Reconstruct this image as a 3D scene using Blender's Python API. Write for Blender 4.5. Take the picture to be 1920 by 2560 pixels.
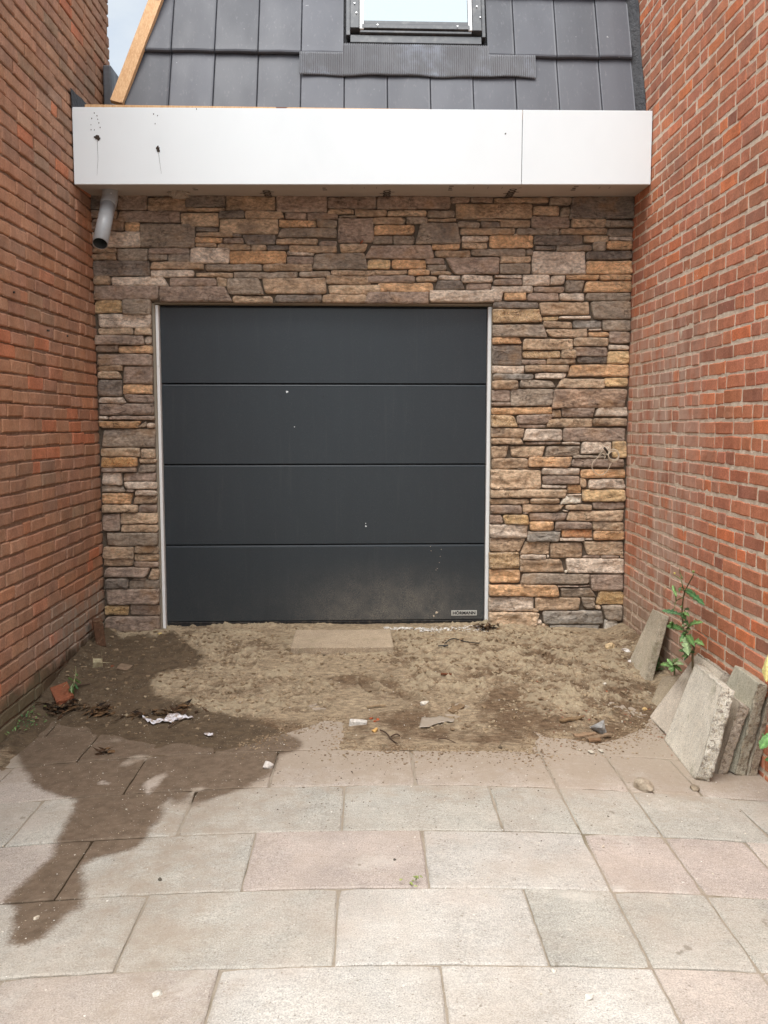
import bpy, bmesh, math, random
import numpy as np
from mathutils import Vector
R = math.radians
for o in list(bpy.data.objects): bpy.data.objects.remove(o)
scene = bpy.context.scene
C = scene.collection
random.seed(7)

# ------------------------------------------------------------------ camera
F = 2260.0; H = 1.47; PITCH = math.atan(222 / F); YAW = math.atan(45 / F)
cd = bpy.data.cameras.new('camera'); cam = bpy.data.objects.new('camera', cd); C.objects.link(cam)
cd.sensor_fit = 'VERTICAL'; cd.sensor_height = 24.0; cd.lens = F / 2560 * 24.0
cd.clip_start = 0.05; cd.clip_end = 2000
cam.location = (0, 0, H); cam.rotation_euler = (R(90) - PITCH, 0, -YAW)
scene.camera = cam
scene.render.resolution_x = 768; scene.render.resolution_y = 1024

# ------------------------------------------------------------------ sky, sun, exposure
SUN_EL = 64; SUN_AZ = 203      # degrees; azimuth clockwise from +Y: the sun stands behind and left of the camera
w = bpy.data.worlds.new('World'); scene.world = w; w.use_nodes = True
nt = w.node_tree; N = nt.nodes; L = nt.links
for n in list(N): N.remove(n)
out = N.new('ShaderNodeOutputWorld'); bg = N.new('ShaderNodeBackground')
sky = N.new('ShaderNodeTexSky'); sky.sky_type = 'NISHITA'; sky.sun_disc = False
sky.sun_elevation = R(SUN_EL); sky.sun_rotation = R(SUN_AZ); sky.dust_density = 2.0; sky.air_density = 1.0
tc = N.new('ShaderNodeTexCoord'); mp = N.new('ShaderNodeMapping'); mp.inputs['Scale'].default_value = (1, 1, 2.2)
nz = N.new('ShaderNodeTexNoise'); nz.inputs['Scale'].default_value = 2.6; nz.inputs['Detail'].default_value = 7; nz.inputs['Roughness'].default_value = .55
rp = N.new('ShaderNodeValToRGB'); rp.color_ramp.elements[0].position = .36; rp.color_ramp.elements[0].color = (.45, .45, .45, 1)
rp.color_ramp.elements[1].position = .58; rp.color_ramp.elements[1].color = (.97, .97, .97, 1)
mx = N.new('ShaderNodeMix'); mx.data_type = 'RGBA'; mx.inputs['B'].default_value = (9.2, 9.8, 10.4, 1)
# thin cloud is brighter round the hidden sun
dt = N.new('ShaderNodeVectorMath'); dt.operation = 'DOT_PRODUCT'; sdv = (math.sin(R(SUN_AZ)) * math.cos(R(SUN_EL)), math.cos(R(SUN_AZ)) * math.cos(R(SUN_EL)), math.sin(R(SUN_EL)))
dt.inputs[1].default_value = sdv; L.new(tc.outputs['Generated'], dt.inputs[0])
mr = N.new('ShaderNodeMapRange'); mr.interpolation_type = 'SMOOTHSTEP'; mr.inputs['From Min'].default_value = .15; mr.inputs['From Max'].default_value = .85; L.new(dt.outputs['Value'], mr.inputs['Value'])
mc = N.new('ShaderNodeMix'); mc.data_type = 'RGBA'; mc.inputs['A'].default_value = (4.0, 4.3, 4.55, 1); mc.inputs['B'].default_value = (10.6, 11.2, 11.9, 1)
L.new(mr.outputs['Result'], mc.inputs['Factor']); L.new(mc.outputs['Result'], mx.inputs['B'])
L.new(tc.outputs['Generated'], mp.inputs['Vector']); L.new(mp.outputs['Vector'], nz.inputs['Vector'])
L.new(nz.outputs['Fac'], rp.inputs['Fac']); L.new(rp.outputs['Color'], mx.inputs['Factor'])
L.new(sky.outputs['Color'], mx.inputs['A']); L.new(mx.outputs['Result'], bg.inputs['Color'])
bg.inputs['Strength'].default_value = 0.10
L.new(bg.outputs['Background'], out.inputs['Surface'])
sd = bpy.data.lights.new('sun', 'SUN'); sun = bpy.data.objects.new('sun', sd); C.objects.link(sun)
sd.energy = 1.5; sd.angle = R(40); sd.color = (1.0, .975, .94)
az = R(SUN_AZ); el = R(SUN_EL)
sdir = Vector((math.sin(az) * math.cos(el), math.cos(az) * math.cos(el), math.sin(el)))
sun.rotation_euler = sdir.to_track_quat('Z', 'Y').to_euler(); sun.location = sdir * 20
vs = scene.view_settings; vs.view_transform = 'Standard'; vs.look = 'None'; vs.exposure = 1.05; vs.gamma = 1

# ------------------------------------------------------------------ measuring helpers: photo pixel -> a point on a real surface
FW = np.array([math.sin(YAW) * math.cos(PITCH), math.cos(YAW) * math.cos(PITCH), -math.sin(PITCH)])
RT = np.array([math.cos(YAW), -math.sin(YAW), 0.0]); UP = np.cross(RT, FW)
CAM = np.array([0, 0, H]); S = 0.021                      # the facade is turned very slightly
def ray(px, py): return FW + (px - 960) / F * RT - (py - 1280) / F * UP
def onf(px, py, D=6.0):
    d = ray(px, py); return CAM + d * (D / (d[1] - S * d[0]))
def onx(px, py, X):
    d = ray(px, py); return CAM + d * (X / d[0])
def sm(a, b, x):
    t = np.clip((x - a) / (b - a), 0, 1); return t * t * (3 - 2 * t)
def gz(x, y):                                             # the lie of the ground: crowned paving, rising to the garage
    cr = 0.030 - 0.016 * sm(4.3, 5.8, y)
    return -cr * x * x + 0.098 * sm(4.2, 6.0, y)
def ong(px, py, dz=0.0):
    d = ray(px, py); z = 0.0
    for _ in range(12):
        p = CAM + d * ((z - H) / d[2]); z = float(gz(p[0], p[1])) + dz
    return CAM + d * ((z - H) / d[2])
K = 1 / .864                                              # the photograph was read at this scale

# ------------------------------------------------------------------ noise
def _h(ix, iy, iz, s):
    n = (ix.astype(np.int64) * 374761393 + iy.astype(np.int64) * 668265263 + iz.astype(np.int64) * 2147483647 + s * 1274126177) & 0xffffffff
    n = ((n ^ (n >> 13)) * 1274126177) & 0xffffffff
    n = ((n ^ (n >> 16)) * 2246822519) & 0xffffffff
    return ((n ^ (n >> 15)) & 0xffffff) / float(0xffffff)
def vn(x, y, z=0.0, s=0):
    x, y, z = np.broadcast_arrays(np.asarray(x, float), np.asarray(y, float), np.asarray(z, float))
    ix = np.floor(x); iy = np.floor(y); iz = np.floor(z)
    fx = x - ix; fy = y - iy; fz = z - iz
    fx = fx * fx * (3 - 2 * fx); fy = fy * fy * (3 - 2 * fy); fz = fz * fz * (3 - 2 * fz)
    r = 0
    for a in (0, 1):
        for b in (0, 1):
            for c in (0, 1):
                wgt = (fx if a else 1 - fx) * (fy if b else 1 - fy) * (fz if c else 1 - fz)
                r = r + wgt * _h(ix + a, iy + b, iz + c, s)
    return r * 2 - 1
def fbm(x, y, z=0.0, o=4, s=0, g=.5):
    r = 0; a = 1; t = 0
    for i in range(o):
        r = r + a * vn(x * 2 ** i, y * 2 ** i, np.asarray(z) * 2 ** i, s + i * 17); t += a; a *= g
    return r / t
def lin(c):
    return tuple((v / 255 / 12.92) if v / 255 <= .04045 else ((v / 255 + .055) / 1.055) ** 2.4 for v in c)
def soft(c, k):                                           # a calmer version of a paint-chart colour
    l = lin(c); m = .3 * l[0] + .59 * l[1] + .11 * l[2]; return tuple(m + (v - m) * k for v in l)
def sdf(px, py, poly):                                    # signed distance, positive inside
    px = np.asarray(px, float); py = np.asarray(py, float)
    d = np.full(px.shape, 1e9); inside = np.zeros(px.shape, bool); n = len(poly)
    for i in range(n):
        ax, ay = poly[i]; bx, by = poly[(i + 1) % n]
        ex, ey = bx - ax, by - ay; wx, wy = px - ax, py - ay
        t = np.clip((wx * ex + wy * ey) / (ex * ex + ey * ey + 1e-12), 0, 1)
        d = np.minimum(d, np.hypot(wx - t * ex, wy - t * ey))
        c = ((ay > py) != (by > py)) & (px < (bx - ax) * (py - ay) / ((by - ay) + 1e-12) + ax)
        inside ^= c
    return np.where(inside, d, -d)

# ------------------------------------------------------------------ mesh helpers
def mesh_obj(name, V, Fc, m, parent=None, cols=None, flts=None, smooth=False, weld=False):
    me = bpy.data.meshes.new(name)
    V = np.asarray(V, float)
    if isinstance(Fc, np.ndarray):
        me.vertices.add(len(V)); me.vertices.foreach_set('co', V.ravel())
        k = Fc.shape[1]; me.loops.add(Fc.size); me.loops.foreach_set('vertex_index', Fc.ravel().astype(np.int32))
        me.polygons.add(len(Fc)); me.polygons.foreach_set('loop_start', np.arange(0, Fc.size, k, dtype=np.int32))
        me.update(calc_edges=True)
    else:
        me.from_pydata([tuple(v) for v in V], [], [tuple(f) for f in Fc])
    if cols is not None:
        a = me.attributes.new('col', 'FLOAT_COLOR', 'POINT')
        cc = np.ones((len(V), 4)); cc[:, :3] = cols; a.data.foreach_set('color', cc.ravel())
    for k, v in (flts or {}).items():
        a = me.attributes.new(k, 'FLOAT', 'POINT'); a.data.foreach_set('value', np.asarray(v, float).ravel())
    if weld:
        bm = bmesh.new(); bm.from_mesh(me); bmesh.ops.remove_doubles(bm, verts=bm.verts, dist=1e-5)
        bmesh.ops.recalc_face_normals(bm, faces=bm.faces); bm.to_mesh(me); bm.free()
    me.validate()
    me.polygons.foreach_set('use_smooth', [bool(smooth)] * len(me.polygons)); me.update()
    if m: me.materials.append(m)
    o = bpy.data.objects.new(name, me); C.objects.link(o)
    if parent: o.parent = parent
    return o
class MB:
    def __init__(s): s.v = []; s.f = []; s.c = []; s.n = 0
    def add(s, V, Fc, col=(.5, .5, .5)):
        V = np.asarray(V, float); s.v.append(V); s.f += [tuple(int(i) + s.n for i in f) for f in Fc]
        c = np.asarray(col, float); s.c.append(np.tile(c, (len(V), 1)) if c.ndim == 1 else c); s.n += len(V)
    def box(s, x0, x1, y0, y1, z0, z1, col=(.5, .5, .5), sk=0.0):
        V = [(x, y + sk * x, z) for x in (x0, x1) for y in (y0, y1) for z in (z0, z1)]
        s.add(V, [(0, 1, 3, 2), (4, 6, 7, 5), (0, 4, 5, 1), (2, 3, 7, 6), (0, 2, 6, 4), (1, 5, 7, 3)], col)
    def build(s, name, m, parent=None, smooth=False, weld=False, bevel=0, cols=True):
        o = mesh_obj(name, np.vstack(s.v), s.f, m, parent, np.vstack(s.c) if cols else None, None, smooth, weld)
        if bevel:
            b = o.modifiers.new('bevel', 'BEVEL'); b.width = bevel; b.segments = 2; b.limit_method = 'ANGLE'
        return o
def grid(nu, nv):                                         # unit grid + quads
    u, v = np.meshgrid(np.linspace(0, 1, nu + 1), np.linspace(0, 1, nv + 1), indexing='ij')
    i = np.arange((nu + 1) * (nv + 1)).reshape(nu + 1, nv + 1)
    q = np.stack([i[:-1, :-1], i[1:, :-1], i[1:, 1:], i[:-1, 1:]], -1).reshape(-1, 4)
    return u.ravel(), v.ravel(), q
def shell(nu, nv, nw):                                    # unit box surface as six grids
    P = []; Q = []; n = 0
    for ax, (a, b) in ((2, (nu, nv)), (1, (nu, nw)), (0, (nv, nw))):
        for side in (0, 1):
            u, v, q = grid(a, b); p = np.zeros((len(u), 3)); rest = [k for k in range(3) if k != ax]
            p[:, rest[0]] = u; p[:, rest[1]] = v; p[:, ax] = side
            if (side == 0) ^ (ax == 1): q = q[:, ::-1]
            P.append(p); Q.append(q + n); n += len(p)
    return np.vstack(P), np.vstack(Q)
def tube_v(pts, r, seg=8, res=0):
    P = [Vector(p) for p in pts]
    if res:
        Q = []
        for i in range(len(P) - 1):
            a = P[max(i - 1, 0)]; b = P[i]; c = P[i + 1]; d = P[min(i + 2, len(P) - 1)]
            for k in range(res):
                t = k / res
                Q.append(.5 * ((2 * b) + (c - a) * t + (2 * a - 5 * b + 4 * c - d) * t * t + (3 * b - a - 3 * c + d) * t ** 3))
        Q.append(P[-1]); P = Q
    n = len(P); rr = r if hasattr(r, '__len__') else [r, r]
    V = []; Fc = []; prev = None
    for i, p in enumerate(P):
        t = (P[min(i + 1, n - 1)] - P[max(i - 1, 0)]).normalized()
        if prev is None: a = t.orthogonal().normalized()
        else: a = (prev - t * prev.dot(t)).normalized()
        prev = a; b = t.cross(a); ra = rr[0] + (rr[-1] - rr[0]) * i / (n - 1)
        for k in range(seg):
            th = 2 * math.pi * k / seg; V.append(p + (a * math.cos(th) + b * math.sin(th)) * ra)
    for i in range(n - 1):
        for k in range(seg):
            k2 = (k + 1) % seg; Fc.append((i * seg + k, i * seg + k2, (i + 1) * seg + k2, (i + 1) * seg + k))
    Fc.append(tuple(range(seg))[::-1]); Fc.append(tuple((n - 1) * seg + k for k in range(seg)))
    return [tuple(v) for v in V], Fc
def empty(name, loc=(0, 0, 0)):
    o = bpy.data.objects.new(name, None); C.objects.link(o); o.location = loc; o.empty_display_size = .1; return o
def tag(o, label, cat, group=None, kind=None):
    o['label'] = label; o['category'] = cat
    if group: o['group'] = group
    if kind: o['kind'] = kind
    return o
def struct(o, kind='structure'): o['kind'] = kind; return o

# ------------------------------------------------------------------ materials
def mat(name, rough=.8, base=(.5, .5, .5), metal=0.0, spec=.5):
    m = bpy.data.materials.new(name); m.use_nodes = True
    b = m.node_tree.nodes['Principled BSDF']
    b.inputs['Base Color'].default_value = (*base, 1); b.inputs['Roughness'].default_value = rough
    b.inputs['Metallic'].default_value = metal; b.inputs['Specular IOR Level'].default_value = spec
    return m
class G:                                                  # tiny node writer
    def __init__(s, m): s.m = m; s.t = m.node_tree; s.b = s.t.nodes['Principled BSDF']
    def n(s, k, **kw):
        x = s.t.nodes.new(k)
        for a, v in kw.items(): setattr(x, a, v)
        return x
    def put(s, sock, v):
        if isinstance(v, bpy.types.NodeSocket): s.t.links.new(v, sock)
        elif isinstance(v, (tuple, list)) and len(v) == 3 and sock.type == 'RGBA': sock.default_value = (*v, 1)
        else: sock.default_value = v
    def pos(s): return s.n('ShaderNodeNewGeometry').outputs['Position']
    def attr(s, name, f=False):
        a = s.n('ShaderNodeAttribute', attribute_name=name); return a.outputs['Fac'] if f else a.outputs['Color']
    def noise(s, scale, detail=3, rough=.5, vec=None, st=(1, 1, 1), off=(0, 0, 0), dist=0.0, col=False):
        mpn = s.n('ShaderNodeMapping'); s.put(mpn.inputs['Vector'], vec or s.pos())
        mpn.inputs['Scale'].default_value = st; mpn.inputs['Location'].default_value = off
        x = s.n('ShaderNodeTexNoise'); x.inputs['Scale'].default_value = scale; x.inputs['Detail'].default_value = detail
        x.inputs['Roughness'].default_value = rough; x.inputs['Distortion'].default_value = dist
        s.put(x.inputs['Vector'], mpn.outputs['Vector']); return x.outputs['Color' if col else 'Fac']
    def vor(s, scale, feature='F1', st=(1, 1, 1), rnd=1.0, outp='Distance'):
        mpn = s.n('ShaderNodeMapping'); s.put(mpn.inputs['Vector'], s.pos()); mpn.inputs['Scale'].default_value = st
        x = s.n('ShaderNodeTexVoronoi', feature=feature); x.inputs['Scale'].default_value = scale; x.inputs['Randomness'].default_value = rnd
        s.put(x.inputs['Vector'], mpn.outputs['Vector']); return x.outputs[outp]
    def ramp(s, v, a, b, lo=0.0, hi=1.0):
        x = s.n('ShaderNodeMapRange', interpolation_type='SMOOTHSTEP'); s.put(x.inputs['Value'], v)
        x.inputs['From Min'].default_value = a; x.inputs['From Max'].default_value = b
        x.inputs['To Min'].default_value = lo; x.inputs['To Max'].default_value = hi; return x.outputs['Result']
    def math(s, op, a, b=0.0, c=0.0):
        x = s.n('ShaderNodeMath', operation=op); s.put(x.inputs[0], a); s.put(x.inputs[1], b); s.put(x.inputs[2], c); return x.outputs[0]
    def mix(s, f, a, b, mode='MIX'):
        x = s.n('ShaderNodeMix', data_type='RGBA', blend_type=mode); s.put(x.inputs['Factor'], f); s.put(x.inputs['A'], a); s.put(x.inputs['B'], b)
        return x.outputs['Result']
    def gray(s, v):
        x = s.n('ShaderNodeCombineColor'); [s.put(x.inputs[i], v) for i in range(3)]; return x.outputs[0]
    def xyz(s):
        x = s.n('ShaderNodeSeparateXYZ'); s.put(x.inputs[0], s.pos()); return x.outputs
    def bump(s, h, strength=.5, dist=.01, prev=None):
        x = s.n('ShaderNodeBump'); s.put(x.inputs['Height'], h); x.inputs['Strength'].default_value = strength; x.inputs['Distance'].default_value = dist
        if prev: s.put(x.inputs['Normal'], prev)
        return x.outputs['Normal']
    def col(s, c): s.put(s.b.inputs['Base Color'], c)
    def rough(s, c): s.put(s.b.inputs['Roughness'], c)
    def nrm(s, c): s.put(s.b.inputs['Normal'], c)

# natural stone
m_stone = mat('ledgestone', .88, spec=.3); g = G(m_stone)
c0 = g.attr('col')
v1 = g.noise(9, 5, .6); v2 = g.noise(38, 5, .65, st=(1, 1, 1.8)); v3 = g.noise(160, 3, .6)
cc = g.mix(1, c0, g.gray(g.ramp(v1, .3, .7, .80, 1.20)), 'MULTIPLY')
cc = g.mix(1, cc, g.gray(g.ramp(v2, .3, .7, .62, 1.36)), 'MULTIPLY')
cc = g.mix(g.ramp(g.noise(6, 4, .6, off=(3, 1, 7)), .50, .72, 0, .38), cc, lin((172, 128, 78)))
cc = g.mix(g.ramp(g.noise(7.5, 4, .6, off=(9, 5, 2)), .50, .72, 0, .38), cc, lin((112, 104, 100)))
sp = g.attr('speck', True)
cc = g.mix(g.math('MULTIPLY', sp, g.ramp(v3, .46, .60)), cc, lin((205, 170, 118)))
cc = g.mix(g.math('MULTIPLY', sp, g.ramp(g.noise(120, 3, .6, off=(4, 4, 4)), .52, .62, 0, .7)), cc, lin((120, 66, 34)))
cc = g.mix(g.ramp(v3, .60, .74, 0, .35), cc, lin((205, 192, 172)))
cr1 = g.math('ABSOLUTE', g.math('SUBTRACT', g.noise(7, 4, .6, st=(1, 1, 2.6), off=(2, 0, 4), dist=.7), .5))
crk = g.math('MULTIPLY', g.ramp(cr1, .010, .0), g.ramp(g.noise(5, 2, .5, off=(8, 3, 3)), .50, .60))
cc = g.mix(g.math('MULTIPLY', crk, .75), cc, lin((70, 58, 48)))
wn = g.math('MULTIPLY', g.attr('worn', True), g.ramp(g.noise(30, 4, .7, off=(6, 2, 2)), .40, .66, 0, .55))
cc = g.mix(wn, cc, lin((214, 200, 180)))
g.col(cc)
h = g.math('ADD', g.math('MULTIPLY', g.noise(45, 6, .7, st=(1, 1, 2.2), dist=.6), 1.0), g.math('MULTIPLY', v3, .25))
h = g.math('SUBTRACT', h, g.math('MULTIPLY', crk, .8))
g.nrm(g.bump(h, .9, .016))
m_bed = mat('dark_bedding_mortar', .95, lin((98, 86, 74)), spec=.1)
g = G(m_bed); g.col(g.mix(g.noise(60, 4, .6), lin((84, 74, 64)), lin((126, 112, 96)))); g.nrm(g.bump(g.noise(90, 4, .7), .8, .01))

def brick_mat(name, left):
    m = mat(name, .9, spec=.2); g = G(m); x, y, z = g.xyz()
    c = g.attr('col')
    c = g.mix(1, c, g.gray(g.ramp(g.noise(14, 5, .6, st=(1, 1, .5)), .3, .7, .84, 1.14)), 'MULTIPLY')
    c = g.mix(1, c, g.gray(g.ramp(g.noise(110, 4, .65), .3, .7, .82, 1.16)), 'MULTIPLY')
    c = g.mix(g.ramp(g.noise(1.6, 4, .6, off=(4, 4, 9)), .40, .70, 0, .30), c, lin((190, 122, 78)))
    c = g.mix(g.ramp(g.noise(2.1, 4, .6, off=(1, 7, 3)), .48, .72, 0, .35), c, lin((128, 104, 88)))
    if left:
        # long years of damp at the foot of the wall near the garage: grey bloom, then dark green
        foot = g.math('ADD', z, g.math('MULTIPLY', g.math('SUBTRACT', g.noise(3.0, 4, .6), .5), .42))
        near = g.ramp(y, 4.2, 5.5)
        bloom = g.math('MULTIPLY', g.ramp(foot, .52, .30), near)
        c = g.mix(g.math('MULTIPLY', bloom, g.ramp(g.noise(22, 4, .6, st=(1, 1, .35)), .32, .62, .35, .95)), c, lin((164, 152, 136)))
        foot2 = g.math('ADD', z, g.math('MULTIPLY', g.math('SUBTRACT', g.noise(4.5, 4, .6, off=(2, 8, 1)), .5), .30))
        c = g.mix(g.ramp(foot2, .17, .08, 0, .86), c, lin((72, 60, 42)))
        c = g.mix(g.math('MULTIPLY', g.ramp(y, 5.1, 4.6), g.ramp(foot, .22, .05, 0, .75)), c, lin((128, 120, 96)))
    else:
        st = g.noise(1.0, 3, .5, st=(.8, .8, .25), off=(0, 3, 0))
        band = g.math('MULTIPLY', g.ramp(y, 4.35, 5.25), g.ramp(z, 2.5, 1.7))
        m1 = g.math('MULTIPLY', band, g.ramp(g.noise(5, 4, .65, st=(1, 1.6, .45)), .36, .60, .12, .85))
        c = g.mix(m1, c, lin((196, 168, 150)))
        low = g.math('MULTIPLY', g.ramp(g.math('ADD', z, g.math('MULTIPLY', g.noise(4, 3, .6), .3)), .75, .25), g.ramp(y, 4.4, 5.3))
        c = g.mix(g.math('MULTIPLY', low, .75), c, lin((158, 142, 124)))
        chips = g.ramp(g.noise(42, 2, .5), .74, .77)
        c = g.mix(g.math('MULTIPLY', chips, .8), c, lin((214, 170, 140)))
    g.col(c)
    hh = g.math('ADD', g.noise(60, 5, .65), g.math('MULTIPLY', g.noise(260, 3, .6), .35))
    g.nrm(g.bump(hh, .55, .006)); return m
m_brickL = brick_mat('old_brown_brick', True); m_brickR = brick_mat('old_red_brick', False)
def mortar_mat(name, a, b, left):
    m = mat(name, .95, spec=.1); g = G(m); x, y, z = g.xyz()
    c = g.mix(g.ramp(g.noise(30, 5, .7), .3, .7), lin(a), lin(b))
    if left: c = g.mix(g.ramp(g.math('ADD', z, g.math('MULTIPLY', g.noise(4, 3), .3)), .36, .12, 0, .75), c, lin((88, 76, 58)))
    g.col(c); g.nrm(g.bump(g.noise(140, 4, .7), .9, .008)); return m
m_mortL = mortar_mat('grey_brown_mortar', (138, 112, 94), (164, 138, 118), True)
m_mortR = mortar_mat('pale_mortar', (206, 186, 164), (234, 216, 194), False)

# concrete paving
def concrete(g, c):
    c = g.mix(1, c, g.gray(g.ramp(g.noise(3.1, 6, .7), .3, .7, .86, 1.12)), 'MULTIPLY')
    c = g.mix(1, c, g.gray(g.ramp(g.noise(28, 5, .75, st=(1, 2.2, 1)), .3, .7, .90, 1.09)), 'MULTIPLY')
    n2 = g.noise(210, 3, .7)
    c = g.mix(1, c, g.gray(g.ramp(n2, .28, .72, .66, 1.30)), 'MULTIPLY')
    c = g.mix(g.ramp(g.noise(80, 3, .6, off=(5, 5, 5)), .63, .70, 0, .65), c, lin((104, 94, 82)))
    c = g.mix(g.ramp(g.noise(130, 2, .5, off=(1, 7, 5)), .68, .74, 0, .7), c, lin((226, 220, 206)))
    return c, n2
m_pave = mat('paving_concrete', .9, spec=.25); g = G(m_pave)
c, n2 = concrete(g, g.attr('col'))
c = g.mix(g.ramp(g.noise(1.7, 5, .65, off=(3, 2, 0)), .40, .75, 0, .55), c, lin((174, 158, 140)))
c = g.mix(g.ramp(g.noise(2.3, 5, .65, off=(8, 2, 4)), .45, .75, 0, .40), c, lin((186, 170, 156)))
c = g.mix(g.ramp(g.noise(4.3, 6, .75, off=(2, 6, 4)), .55, .72, 0, .45), c, lin((206, 200, 188)))
dust = g.attr('dust', True)
dm = g.math('MULTIPLY', .86, g.ramp(g.math('ADD', dust, g.math('MULTIPLY', g.math('SUBTRACT', g.noise(9, 6, .72), .5), 2.2)), .05, 1.15))
c = g.mix(dm, c, g.mix(g.noise(60, 4, .7), lin((148, 134, 116)), lin((172, 157, 139))))
st = g.ramp(g.noise(16, 3, .5, off=(7, 7, 1)), .70, .76, 0, .55)
c = g.mix(st, c, lin((118, 108, 92)))
wa = g.math('ADD', g.attr('wet', True), g.math('MULTIPLY', g.math('SUBTRACT', g.noise(16, 5, .65), .5), .055))
wet = g.ramp(g.math('ADD', wa, g.math('MULTIPLY', g.math('SUBTRACT', g.noise(120, 3, .7), .5), .05)), -.026, .016)
c = g.mix(wet, c, g.mix(g.ramp(g.noise(24, 5, .7), .3, .7), lin((102, 87, 71)), lin((126, 109, 91))))
c = g.mix(g.ramp(g.noise(150, 2, .5, off=(8, 7, 5)), .70, .73, 0, .8), c, lin((205, 196, 178)))
g.col(c); g.rough(g.ramp(wet, 0, 1, .92, .62))
g.nrm(g.bump(g.math('ADD', n2, g.math('MULTIPLY', g.noise(70, 5, .7), .8)), .55, .006))

m_sand = mat('building_sand', .95, spec=.15); g = G(m_sand)
n1 = g.noise(3.2, 6, .68); nf = g.noise(140, 4, .7)
damp = g.math('ADD', g.attr('damp', True), g.math('MULTIPLY', g.math('SUBTRACT', n1, .5), 2.3))
c = g.mix(g.ramp(damp, .34, .70), lin((170, 151, 124)), lin((122, 101, 79)))
c = g.mix(1, c, g.gray(g.ramp(g.noise(28, 6, .75, st=(.7, 1.6, 1)), .30, .70, .56, 1.34)), 'MULTIPLY')
c = g.mix(1, c, g.gray(g.ramp(nf, .3, .7, .78, 1.2)), 'MULTIPLY')
c = g.mix(g.ramp(g.noise(11, 5, .7, off=(5, 1, 2)), .60, .72, 0, .45), c, lin((176, 160, 136)))
c = g.mix(g.ramp(g.attr('crumb', True), .10, .75, 0, .60), c, lin((186, 170, 142)))  # clod tops paler: drier, and relief light painted into the colour
c = g.mix(g.ramp(g.attr('crumb', True), -.05, -.5, 0, .55), c, lin((92, 72, 54)))  # hollows darker: damp, and relief shade painted into the colour
c = g.mix(g.ramp(g.noise(7, 5, .7, off=(1, 9, 2)), .60, .70, 0, .45), c, lin((104, 82, 64)))
wa = g.math('ADD', g.attr('wet', True), g.math('MULTIPLY', g.math('SUBTRACT', g.noise(11, 6, .7), .5), .13))
wet = g.ramp(wa, -.028, .022)
c = g.mix(wet, c, g.mix(g.ramp(g.noise(20, 6, .7), .3, .7), lin((92, 78, 62)), lin((118, 101, 80))))
c = g.mix(g.ramp(g.noise(120, 2, .5, off=(8, 7, 5)), .69, .72, 0, .8), c, lin((200, 188, 166)))
c = g.mix(g.ramp(g.noise(90, 2, .5, off=(2, 2, 5)), .70, .74, 0, .35), c, lin((92, 76, 60)))
g.col(c); g.rough(g.ramp(wet, 0, 1, .96, .68))
hh = g.math('ADD', g.math('MULTIPLY', nf, .35), g.noise(36, 7, .75, st=(.8, 1.4, 1), dist=.8))
g.nrm(g.bump(hh, .9, .02))

m_joint = mat('joint_sand', .95, spec=.1); g = G(m_joint)
c = g.mix(g.noise(20, 5, .7), lin((160, 146, 128)), lin((186, 174, 156)))
c = g.mix(g.ramp(g.noise(3, 3, .6, off=(2, 2, 2)), .55, .7, 0, .5), c, lin((98, 92, 60)))
wet = g.ramp(g.attr('wet', True), -.01, .01)
c = g.mix(wet, c, lin((70, 58, 44))); g.col(c); g.nrm(g.bump(g.noise(160, 3, .7), 1, .01))

m_slab = mat('loose_slab_concrete', .92, spec=.2); g = G(m_slab)
c, n2 = concrete(g, g.attr('col'))
rg = g.attr('broken', True)
c = g.mix(g.math('MULTIPLY', rg, g.ramp(g.vor(55), .05, .5, .9, .0)), c, lin((190, 178, 152)))
c = g.mix(g.math('MULTIPLY', rg, g.ramp(g.noise(48, 4, .7), .5, .62, 0, .7)), c, lin((112, 98, 84)))
c = g.mix(g.ramp(g.noise(7, 4, .7, off=(2, 5, 2)), .56, .72, 0, .45), c, lin((132, 128, 96)))
g.col(c)
hb = g.math('ADD', g.math('MULTIPLY', n2, .5), g.math('MULTIPLY', rg, g.math('MULTIPLY', g.noise(50, 5, .75), 2.6)))
g.nrm(g.bump(hb, .8, .010))

m_door = mat('anthracite_door_skin', .42, lin((70, 74, 78)), spec=.5); g = G(m_door); x, y, z = g.xyz()
c = g.mix(g.noise(5, 3, .6, st=(1, 1, .5)), lin((34, 42, 47)), lin((41, 49, 54)))
c = g.mix(g.ramp(g.noise(420, 2, .5), .58, .72, 0, .24), c, lin((120, 122, 122)))
xc = g.math('MULTIPLY', g.ramp(x, -.75, .15), g.ramp(x, .75, .35, .35, 1))
ds = g.math('MULTIPLY', g.ramp(z, .60, .12), g.math('ADD', g.math('MULTIPLY', xc, 1.0), .16))
ds = g.math('MULTIPLY', ds, g.ramp(g.noise(7, 5, .7), .25, .75, .35, 1.0))
dn = g.math('MULTIPLY', ds, g.ramp(g.noise(260, 4, .8), .38, .62))
c = g.mix(g.math('MULTIPLY', dn, .78), c, lin((150, 142, 128)))
streak = g.ramp(g.noise(26, 4, .7, st=(1, 1, .06)), .56, .70, 0, .04)
c = g.mix(streak, c, lin((120, 118, 114)))
g.col(c); g.rough(g.ramp(dn, 0, .6, .36, .85)); g.nrm(g.bump(g.noise(420, 2, .5), .22, .002))
m_seal = mat('black_rubber', .7, lin((38, 38, 38))); g = G(m_seal); g.col(g.mix(g.ramp(g.noise(30, 5, .7), .45, .7, 0, .6), lin((36, 36, 36)), lin((112, 102, 88))))
m_white = mat('white_upvc', .45, lin((232, 234, 232)))
g = G(m_white); g.col(g.mix(g.ramp(g.noise(18, 5, .7), .56, .7, 0, .3), lin((240, 241, 238)), lin((200, 192, 176))))
m_reveal = mat('grey_beige_reveal', .8, lin((148, 138, 122)))
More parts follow.
